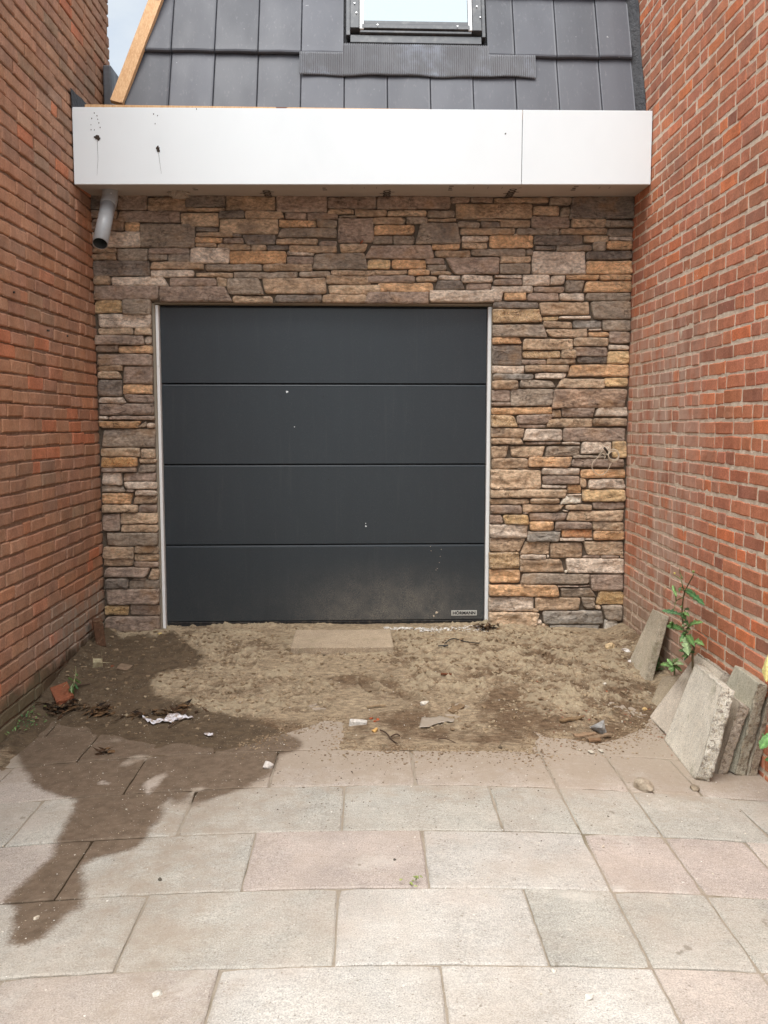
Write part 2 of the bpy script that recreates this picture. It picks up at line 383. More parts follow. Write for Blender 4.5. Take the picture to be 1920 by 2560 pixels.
g = G(m_reveal); g.col(g.mix(g.noise(12, 4, .7, st=(1, 1, .3)), lin((132, 122, 106)), lin((164, 154, 136))))
m_fascia = mat('white_fascia_board', .5, lin((234, 238, 238)), spec=.3)
g = G(m_fascia); g.col(g.mix(g.ramp(g.noise(2.2, 4, .6, st=(1, 1, .6)), .45, .8, 0, .5), lin((234, 241, 242)), lin((226, 233, 234)))); g.nrm(g.bump(g.noise(400, 2, .5, st=(1, 1, 3)), .08, .002))
m_soffit = mat('soffit_board', .7, lin((180, 172, 160)))
g = G(m_soffit); g.col(g.mix(g.noise(4, 4, .6), lin((168, 160, 150)), lin((190, 182, 172))))
m_print = mat('faded_print', .8, lin((112, 106, 100))); m_printd = mat('dark_print', .8, lin((66, 62, 58)))
m_mud = mat('dried_mud', .95, lin((62, 52, 44)))
m_tile = mat('anthracite_roof_tile', .38, lin((82, 84, 92)), spec=.5); g = G(m_tile)
c = g.mix(1, g.attr('col'), g.gray(g.ramp(g.noise(5, 3, .5, st=(1, 1, .25)), .3, .7, .93, 1.07)), 'MULTIPLY')
c = g.mix(g.ramp(g.noise(60, 4, .7, st=(1, 1, .15)), .55, .75, 0, .25), c, lin((140, 138, 142)))
c = g.mix(g.ramp(g.noise(30, 2, .5, off=(3, 3, 1)), .76, .79, 0, .6), c, lin((190, 190, 190)))
g.col(c); g.rough(g.ramp(g.noise(6, 3, .5, st=(1, 1, .3)), .3, .7, .50, .58)); g.nrm(g.bump(g.noise(300, 3, .6), .12, .003))
m_lead = mat('pleated_lead', .42, lin((98, 100, 104)), metal=.35); g = G(m_lead)
g.col(g.mix(g.ramp(g.noise(3.5, 5, .7), .45, .75), lin((104, 104, 106)), lin((136, 140, 148)))); g.rough(g.ramp(g.noise(9, 4, .6), .3, .7, .35, .6))
m_alu = mat('grey_window_cladding', .45, lin((84, 86, 88)), metal=.2)
g = G(m_alu); g.col(g.mix(g.ramp(g.noise(20, 5, .7), .45, .7, 0, .5), lin((80, 82, 84)), lin((120, 120, 118))))
m_glass = mat('coated_window_glass', .03, (.085, .100, .109), metal=.96)
m_wood = mat('new_pine', .7); g = G(m_wood)
wv = g.noise(14, 6, .6, st=(6, 6, .6), dist=1.2)
c = g.mix(g.ramp(wv, .3, .7), lin((202, 154, 106)), lin((226, 186, 138)))
c = g.mix(g.ramp(g.noise(11, 1, .4, off=(1.3, 0, .2)), .70, .75), c, lin((120, 70, 40)))
g.col(c); g.nrm(g.bump(wv, .2, .004))
m_memb = mat('black_membrane', .6, lin((44, 44, 46))); g = G(m_memb); g.col(g.mix(g.noise(25, 5, .7), lin((34, 34, 36)), lin((66, 66, 68)))); g.nrm(g.bump(g.noise(30, 4, .7), .8, .02))
m_pipe = mat('grey_pvc', .38, lin((158, 160, 160))); g = G(m_pipe); g.col(g.mix(g.ramp(g.noise(9, 4, .6), .4, .8, 0, .5), lin((160, 162, 162)), lin((136, 134, 130))))
m_pipeshade = mat('pipe_inside_shade', .9, lin((66, 68, 66)))  # dark colour standing in for the shade inside the pipe
m_cable = mat('white_cable', .5, lin((206, 190, 166))); m_cabled = mat('dark_conduit', .6, lin((56, 52, 46)))
m_metal = mat('screw_steel', .3, (.75, .75, .75), metal=.9)
m_rub = mat('rubble', .92, spec=.2); g = G(m_rub)
c = g.mix(1, g.attr('col'), g.gray(g.ramp(g.noise(50, 5, .7), .3, .7, .72, 1.2)), 'MULTIPLY')
c = g.mix(g.ramp(g.noise(40, 4, .7, off=(2, 5, 2)), .56, .64, 0, .45), c, lin((140, 122, 98))); g.col(c); g.nrm(g.bump(g.noise(120, 5, .7), .8, .008))
m_leaf = mat('weed_leaf', .5, spec=.35); g = G(m_leaf)
c = g.mix(1, g.attr('col'), g.gray(g.ramp(g.noise(60, 4, .6), .3, .7, .7, 1.3)), 'MULTIPLY'); g.col(c)
m_leaf.node_tree.nodes['Principled BSDF'].inputs['Subsurface Weight'].default_value = 0.0
m_twig = mat('twig_bark', .9, lin((74, 56, 42)))
m_film = mat('torn_film', .45, lin((214, 212, 216))); g = G(m_film); g.col(g.mix(g.ramp(g.noise(45, 5, .7), .42, .62), lin((226, 224, 228)), lin((150, 130, 112))))
m_filmg = mat('grey_plastic', .5, lin((160, 150, 136))); g = G(m_filmg); g.col(g.mix(g.noise(40, 5, .7), lin((172, 162, 148)), lin((140, 124, 104))))
m_plate = mat('name_plate_aluminium', .4, lin((196, 196, 188)), metal=.3); m_ink = mat('black_letters', .6, lin((30, 30, 30)))
m_asph = mat('far_ground', .95, lin((120, 116, 108))); g = G(m_asph); g.col(g.mix(g.noise(3, 6, .7), lin((104, 100, 92)), lin((132, 126, 116))))

# ------------------------------------------------------------------ SETTING: ground, paving, sand
def poly_disp(pts): return [tuple(ong(x * K, y * K, .028 * float(sm(1640, 1540, y)) + .016 * float(sm(1480, 1380, y)))[:2]) for x, y in pts]
WET = poly_disp([(-30, 1640), (21, 1623), (42, 1632), (50, 1655), (72, 1692), (108, 1712), (165, 1725), (152, 1768), (127, 1812), (122, 1845), (90, 1872),
    (50, 1910), (10, 1948), (24, 1955), (37, 1962), (30, 1988), (15, 2040), (50, 2042), (92, 2025), (130, 1990), (145, 1970), (190, 1955), (178, 1935),
    (173, 1870), (190, 1855), (260, 1840), (300, 1825), (320, 1795), (345, 1765), (350, 1738), (372, 1722), (385, 1742), (410, 1722), (422, 1742), (450, 1726), (530, 1702), (580, 1675),
    (597, 1645), (600, 1626), (640, 1620), (655, 1602), (640, 1590), (600, 1572), (560, 1552), (520, 1540), (470, 1536), (420, 1522), (385, 1508),
    (330, 1500), (325, 1470), (350, 1452), (420, 1440), (445, 1415), (400, 1380), (372, 1352), (345, 1366), (300, 1362), (262, 1366), (215, 1352), (185, 1380), (130, 1440), (20, 1500), (-60, 1560)])
SANDP = poly_disp([(-80, 1640), (-10, 1668), (60, 1590), (110, 1545), (190, 1560), (300, 1600), (345, 1640), (380, 1606), (480, 1622), (560, 1590), (640, 1566), (700, 1543), (748, 1543), (749, 1612), (900, 1617), (1060, 1620),
    (1143, 1624), (1148, 1566), (1200, 1585), (1290, 1600), (1380, 1570), (1425, 1500), (1470, 1440), (1560, 1380), (1600, 1200), (800, 1200), (100, 1200), (-80, 1400)])
DUSTP = poly_disp([(-80, 1700), (100, 1640), (300, 1700), (330, 1780), (220, 1900), (330, 2212), (420, 1900), (470, 1800), (600, 1700), (900, 1700), (1250, 1705), (1500, 1720), (1700, 1700), (1700, 1400), (1300, 1300), (700, 1300), (100, 1300)])
DRY = [tuple(ong(a * K, b * K)[:2]) for a, b in ((335, 1690), (300, 1640), (395, 1745), (440, 1700), (250, 1600), (225, 1690))]
def wetf(x, y):                                            # with scuffed, half-dry places inside the wet patch
    w_ = np.clip(sdf(x, y, WET), -.3, .3)
    for (cx, cy), (rx_, ry_) in zip(DRY, ((.05, .17), (.07, .10), (.06, .12), (.07, .05), (.12, .06), (.05, .04))):
        q_ = np.hypot((x - cx) / rx_, (y - cy) / ry_) + .9 * fbm(np.asarray(x) * 26, np.asarray(y) * 9, o=3, s=91)
        w_ = np.minimum(w_, (q_ - .55) * .06)
    return w_

# far ground sheet (behind the camera the alley opens)
u, v, q = grid(60, 60)
X = (u - .5) * 300; Y = (v - .5) * 300
struct(mesh_obj('ground', np.stack([X, Y, np.full_like(X, -.30)], 1), q, m_asph))
# jointing sand bed just under the paving tops
u, v, q = grid(90, 320); X = -2.2 + u * 4.2; Y = -2.6 + v * 8.8
struct(mesh_obj('sand_bed', np.stack([X, Y, gz(X, Y) - .0060 + .0012 * fbm(X * 9, Y * 9, s=5)], 1), q, m_joint, flts={'wet': wetf(X, Y)}, smooth=True))

# slabs of 60 x 40 cm, courses measured from the photograph
rows = {}
courses = [2.335 + .4105 * k for k in range(-12, 7)]
pinks = {}
pave_v = []; pave_q = []; pc = []; pw = []; pd = []; nb = 0
rs = random.Random(3)
# (tone grid for the courses the photograph shows: p = pink, g = grey-green, l = pale grey)
tone = {-1: 'pppllppp', 0: 'ggglgggg', 1: 'ppgPlPPp', 2: 'gggggggg', 3: 'pppppppp', 4: 'ggpppppp', 5: 'gppppppp'}
TC = {'p': (183, 172, 160), 'P': (184, 171, 160), 'g': (179, 175, 163), 'l': (192, 187, 177)}
XLW, XRW = -1.75, 1.755
for ri, y0 in enumerate(courses):
    k = ri - 12; y1 = y0 + .4105
    if k % 2 == 0: xs = [-1.89, -1.31, -.69, -.09, .50, .785, 1.085, 1.50, 1.98]
    else: xs = [-1.59 - .6, -1.59, -.99, -.40, .20, .785, 1.085, 1.385, 1.98]
    for i in range(len(xs) - 1):
        x0, x1 = xs[i], xs[i + 1]
        if k > 5: continue
        if k == 4 and 0: pass
        gap = .0024 + rs.random() * .0016
        a0, a1, b0, b1 = x0 + gap, x1 - gap, y0 + gap, y1 - gap
        nu = max(6, int((a1 - a0) / .03)); nv = max(5, int((b1 - b0) / .03))
        u, v, q = grid(nu, nv)
        e = .006 / (a1 - a0); e2 = .006 / (b1 - b0)
        U = np.linspace(0, 1, nu + 1); U[1] = e; U[-2] = 1 - e; V_ = np.linspace(0, 1, nv + 1); V_[1] = e2; V_[-2] = 1 - e2
        uu, vv = np.meshgrid(U, V_, indexing='ij'); uu = uu.ravel(); vv = vv.ravel()
        X = a0 + uu * (a1 - a0); Y = b0 + vv * (b1 - b0)
        X = X + .0022 * fbm(X * 18, Y * 18, s=1); Y = Y + .0022 * fbm(X * 18, Y * 18, s=2)
        if x0 > 1.3:                                       # the loose, tilted pieces along the right wall
            cx, cy = (a0 + a1) / 2, (b0 + b1) / 2; th = (rs.random() - .35) * .12
            X, Y = cx + (X - cx) * math.cos(th) - (Y - cy) * math.sin(th), cy + (X - cx) * math.sin(th) + (Y - cy) * math.cos(th)
        edge = (uu == 0) | (uu == 1) | (vv == 0) | (vv == 1)
        tx, ty = (rs.random() - .5) * .004, (rs.random() - .5) * .005
        dz = (rs.random() - .5) * .002
        Z = gz(X, Y) + dz + (uu - .5) * tx + (vv - .5) * ty - np.where(edge, .0035 + .002 * vn(X * 60, Y * 60), 0)
        for cu, cv in ((0, 0), (0, 1), (1, 0), (1, 1)):
            if rs.random() < .45:
                rc = rs.uniform(.012, .035); dd_ = np.hypot((uu - cu) * (a1 - a0), (vv - cv) * (b1 - b0)); Z = Z - .007 * np.clip(1 - dd_ / rc, 0, 1)
        Z = Z - edge * .004 * np.maximum(0, fbm(X * 14, Y * 14, o=3, s=77)) * 2
        n = len(X)
        top = np.stack([X, Y, Z], 1)
        ring = np.concatenate([np.arange(nu + 1) * (nv + 1), nu * (nv + 1) + np.arange(1, nv + 1), (np.arange(nu)[::-1]) * (nv + 1) + nv, np.arange(1, nv)[::-1]])
        low = top[ring].copy(); low[:, 2] -= .05
        m_ = len(ring); idx = np.arange(m_)
        sq = np.stack([ring, n + idx, n + (idx + 1) % m_, ring[(idx + 1) % m_]], 1)
        allv = np.vstack([top, low]); pave_v.append(allv); pave_q.append(np.vstack([q, sq]) + nb); nb += len(allv)
        t = tone.get(k, 'glpgpgp')
        t = t[min(i if k % 2 else i, len(t) - 1)] if k in tone else rs.choice('pglg')
        base = np.array(soft(TC[t], .95)) * rs.uniform(.93, 1.06)
        pc.append(np.tile(base, (len(allv), 1))); pw.append(wetf(allv[:, 0], allv[:, 1]))
        pd.append(np.clip(.5 + sdf(allv[:, 0], allv[:, 1], DUSTP) * 1.6 + .35 * sm(3.4, 4.1, allv[:, 1]), 0, 1.2) * .95)
o = mesh_obj('pavement', np.vstack(pave_v), np.vstack(pave_q), m_pave, None, np.vstack(pc), {'wet': np.concatenate(pw), 'dust': np.concatenate(pd)})
struct(o)

# the dug-over strip of sand in front of the garage: a modelled height field
nx, ny = 460, 290
u, v, q = grid(nx, ny); X = -1.80 + u * 3.60; Y = 3.95 + v * 2.18
inn = sdf(X, Y, SANDP)
n_e = fbm(X * 6, Y * 6, o=5, s=11)
th = sm(-.05, .22, inn + .06 * n_e)
rid = 1 - np.abs(fbm(X * 5 + 3, Y * 9, o=5, s=31)); rid = rid ** 3
clod = np.maximum(0, fbm(X * 22, Y * 26, o=4, s=41, g=.62)) ** 1.3
rough_zone = np.clip(.35 + 1.1 * sm(-.25, .35, fbm(X * 1.9, Y * 2.4, o=3, s=61)), 0, 1.3) * sm(4.1, 4.6, Y)
calm = sm(.0, .08, wetf(X, Y))                              # the wetted part has settled smooth
rough_zone *= 1 - .55 * calm
Z = gz(X, Y) + (.010 + .012 * sm(4.4, 5.0, Y) - .018 * sm(5.5, 5.9, Y)) * th - .03 * (1 - sm(-.09, -.005, inn + .05 * n_e))
Z += th * (.016 * fbm(X * 2.3, Y * 2.6, o=3, s=21) + rough_zone * (.030 * clod + .014 * (rid - .4) + .006 * vn(X * 60, Y * 70, s=71)))
crumb = rough_zone * (clod * 2.2 + .9 * (rid - .45)) * th  # mask for the relief shading painted into the sand colour
Z += .006 * th * sm(5.75, 6.0, Y) * (.4 + .6 * sm(-1.4, -1.0, X) * (1 - sm(-.4, -.0, X)))
Z += .045 * sm(.14, .0, np.minimum(X - XLW, XRW - X)) * sm(3.9, 4.5, Y)
damp = .30 + .25 * sm(-.2, 1.2, X) + .16 * (1 - sm(4.2, 5.0, Y)) * sm(3.95, 4.25, Y) - .35 * sm(5.5, 5.9, Y) + .1 * n_e
# shoe prints and scrapes trodden into the loose sand
_rf = random.Random(17)
for _ in range(26):
    fx, fy, fa = _rf.uniform(-1.2, 1.4), _rf.uniform(4.45, 5.75), _rf.uniform(-.9, .9)
    dx_, dy_ = X - fx, Y - fy; a_ = dx_ * math.cos(fa) + dy_ * math.sin(fa); b_ = -dx_ * math.sin(fa) + dy_ * math.cos(fa)
    rr_f = np.hypot(a_ / .050, b_ / .135) + .18 * n_e
    dent = sm(1.05, .80, rr_f); rim = np.exp(-((rr_f - 1.15) / .13) ** 2)
    Z = Z + th * (-.011 * dent + .009 * rim * (1 + .8 * n_e) + .0016 * dent * np.sin(b_ * 260)); crumb = crumb + th * (.35 * rim - .30 * dent)  # rims lightened and dents darkened in the colour too, as painted relief shading
for _ in range(9):                                         # low spade-thrown heaps
    fx, fy = _rf.uniform(-1.1, 1.5), _rf.uniform(4.35, 5.2)
    q_ = np.hypot((X - fx) / _rf.uniform(.08, .22), (Y - fy) / _rf.uniform(.06, .14)); Z = Z + th * .020 * np.exp(-q_ ** 2) * (1 + .9 * fbm(X * 20, Y * 20, o=3, s=_ + 200)); crumb = crumb + .30 * np.exp(-q_ ** 2) * n_e
_st = sm(-.06, .02, np.minimum(np.minimum(X + .60, .07 - X), np.minimum(Y - 5.25, 5.85 - Y)))
Z = Z * (1 - _st) + np.minimum(Z, .096 + .004 * n_e) * _st
struct(mesh_obj('sand', np.stack([X, Y, Z], 1), q, m_sand, None, None, {'wet': wetf(X, Y), 'damp': damp, 'crumb': crumb}, smooth=True))
SZ = Z.reshape(nx + 1, ny + 1)
def gs(x, y):                                              # height of whatever one would step on
    i = (x + 1.80) / 3.60 * nx; j = (y - 3.95) / 2.18 * ny
    b = float(gz(x, y))
    if 0 <= i < nx and 0 <= j < ny: return max(b, float(SZ[int(i), int(j)]))
    return b
def G3(px, py, dz=0.0):
    p = ong(px, py)
    for _ in range(4):
        z = gs(p[0], p[1]) + dz; d = ray(px, py); p = CAM + d * ((z - H) / d[2])
    return Vector((p[0], p[1], gs(p[0], p[1]) + dz))

# ------------------------------------------------------------------ brick walls
def brick_wall(name, xw, sgn, y0, y1, z0, z1, m_b, m_m, seed, pitch, headers, cols, proud, label, bright=1.0, sat=.8, notch=None):
    """xw = plane of the brick faces, sgn = +1 if the alley lies on the +x side of the wall."""
    rr = random.Random(seed); root = empty(name, (xw - sgn * .1, (y0 + y1) / 2, 0)); tag(root, label, 'brick wall')
    nu, nv = 8, 4; u, v, q = grid(nu, nv)
    U = np.array([0, .028, .14, .32, .5, .68, .86, .972, 1]); V_ = np.array([0, .09, .5, .91, 1])
    uu, vv = np.meshgrid(U, V_, indexing='ij'); uu = uu.ravel(); vv = vv.ravel()
    edge = (uu == 0) | (uu == 1) | (vv == 0) | (vv == 1)
    ring = np.concatenate([np.arange(nu + 1) * (nv + 1), nu * (nv + 1) + np.arange(1, nv + 1), (np.arange(nu)[::-1]) * (nv + 1) + nv, np.arange(1, nv)[::-1]])
    n = len(uu); m_ = len(ring); idx = np.arange(m_); sq = np.stack([ring, n + idx, n + (idx + 1) % m_, ring[(idx + 1) % m_]], 1)
    Q = np.vstack([q, sq])
    if sgn < 0: Q = Q[:, ::-1]
    VV = []; QQ = []; CC = []; nb = 0
    z = z0; row = 0
    while z < z1:
        y = y0 - rr.random() * .2 - (.11 if row % 2 else 0); bh = pitch - .0105
        sagp = rr.random() * 6
        while y < y1:
            ln = .098 if rr.random() < headers else .212
            a, b = y + .0045, min(y + ln + .0045, y1 - .002); y += ln + .0085 + (.0 if rr.random() < .8 else .004)
            if b - a < .03 or a < y0 - .001: continue
            if notch and notch(a, b, z): continue
            zc = z + .0045 * math.sin(a * 1.7 + row * .3 + sagp * .1) + .002 * math.sin(a * 6 + row * 1.9) + rr.uniform(-.0022, .0022)
            h_ = bh + rr.uniform(-.005, .002)
            Yb = a + uu * (b - a); Zb = zc + vv * h_
            s1 = rr.randint(0, 9999)
            wob = .0028
            Zb = Zb + wob * vn(Yb * 30, Zb * 8, s1 * .37, s=3) * (np.abs(vv - .5) * 2); Yb = Yb + .002 * vn(Yb * 8, Zb * 40, s1 * .21, s=4) * (np.abs(uu - .5) * 2)
            jf = 1.0 if proud > .008 else .45
            hgt = proud + jf * (rr.uniform(-.0025, .003) + (uu - .5) * rr.uniform(-.004, .004) + (vv - .5) * rr.uniform(-.003, .004))
            hgt = hgt + .0012 * vn(Yb * 40, Zb * 40, s1, s=9) - np.where(edge, .0045, 0)
            if rr.random() < .02: hgt = hgt - .003 * np.maximum(0, vn(Yb * 18, Zb * 18, s1, s=12))
            P = np.stack([xw + sgn * (hgt - proud), Yb, Zb], 1); low = P[ring].copy(); low[:, 0] = xw - sgn * (proud + .01)
            VV.append(P); VV.append(low); QQ.append(Q + nb); nb += n + m_
            t = rr.random(); base = cols[0] if t < .62 else rr.choice(cols[1:])
            j = rr.uniform(.91, 1.07) * bright; bc = soft(base, sat); c = np.array([bc[0] * j, bc[1] * j * rr.uniform(.97, 1.03), bc[2] * j])
            CC.append(np.tile(c, (n + m_, 1)))
        z += pitch; row += 1
    mesh_obj('brickwork', np.vstack(VV), np.vstack(QQ), m_b, root, np.vstack(CC)).parent = root
    ob = root.children[0]; ob.location = (-root.location.x, -root.location.y, 0)
    # mortar face (slightly back from the brick faces) and the body of the wall
    nyy = int((y1 - y0) / .02); nzz = int((z1 - z0) / .02); u, v, q = grid(nyy, nzz)
    Ym = y0 + u * (y1 - y0); Zm = z0 + v * (z1 - z0)
    dm = proud + .0018 * fbm(Ym * 14, Zm * 14, o=3, s=seed) + .0015 * vn(Ym * 45, Zm * 45, s=seed)
    if not (sgn > 0): q = q[:, ::-1]
    f = mesh_obj('mortar', np.stack([xw - sgn * dm, Ym, Zm], 1), q, m_m, root); f.location = ob.location
    b = MB(); xb = sorted((xw - sgn * (proud + .012), xw - sgn * .32)); b.box(xb[0], xb[1], y0 + .003, y1 - .003, z0, z1 - .003)
    f = b.build('wall_core', m_m, root, cols=False); f.location = ob.location
    return root
LC = [(172, 126, 94), (178, 128, 92), (156, 118, 92), (184, 124, 86), (162, 128, 100), (194, 116, 74), (166, 122, 94), (172, 126, 94)]
RC = [(186, 114, 80), (182, 108, 76), (174, 112, 84), (196, 114, 72), (180, 120, 92), (160, 102, 78), (206, 114, 64), (180, 112, 82)]
brick_wall('brick_wall', XLW, +1, 1.2, 6.50, -.21, 4.95, m_brickL, m_mortL, 5, .0742, .16, LC, .011, 'old brown brick wall with shadowed joints, left of the garage, damp and grey at its foot', bright=1.16, sat=.80)
brick_wall('brick_wall', XRW, -1, 1.2, 7.60, -.21, 4.95, m_brickR, m_mortR, 9, .0738, .40, RC, .0030, 'old orange-red brick wall with pale mortar joints, right of the garage, concrete slabs leaning on it', bright=1.14, sat=.86)

# ------------------------------------------------------------------ THE GARAGE
gar = tag(empty('garage', (0, 6.2, 0.1)), 'garage with tiled mansard roof, white fascia, split stone front and dark sectional door', 'garage')
GL = (0, -6.2, -.1)
def gp(o, parent=gar):
    o.parent = parent
    if parent is gar: o.location = GL
    return o
PAL = {'g': (136, 121, 104), 'd': (110, 100, 90), 'm': (140, 120, 104), 't': (174, 148, 118), 'o': (190, 148, 104), 'y': (186, 154, 108), 'w': (186, 168, 148),
       'b': (158, 132, 104), 'r': (176, 134, 92), 'D': (130, 123, 113), 'G': (176, 168, 154), 'W': (206, 196, 176), 'O': (190, 128, 76)}
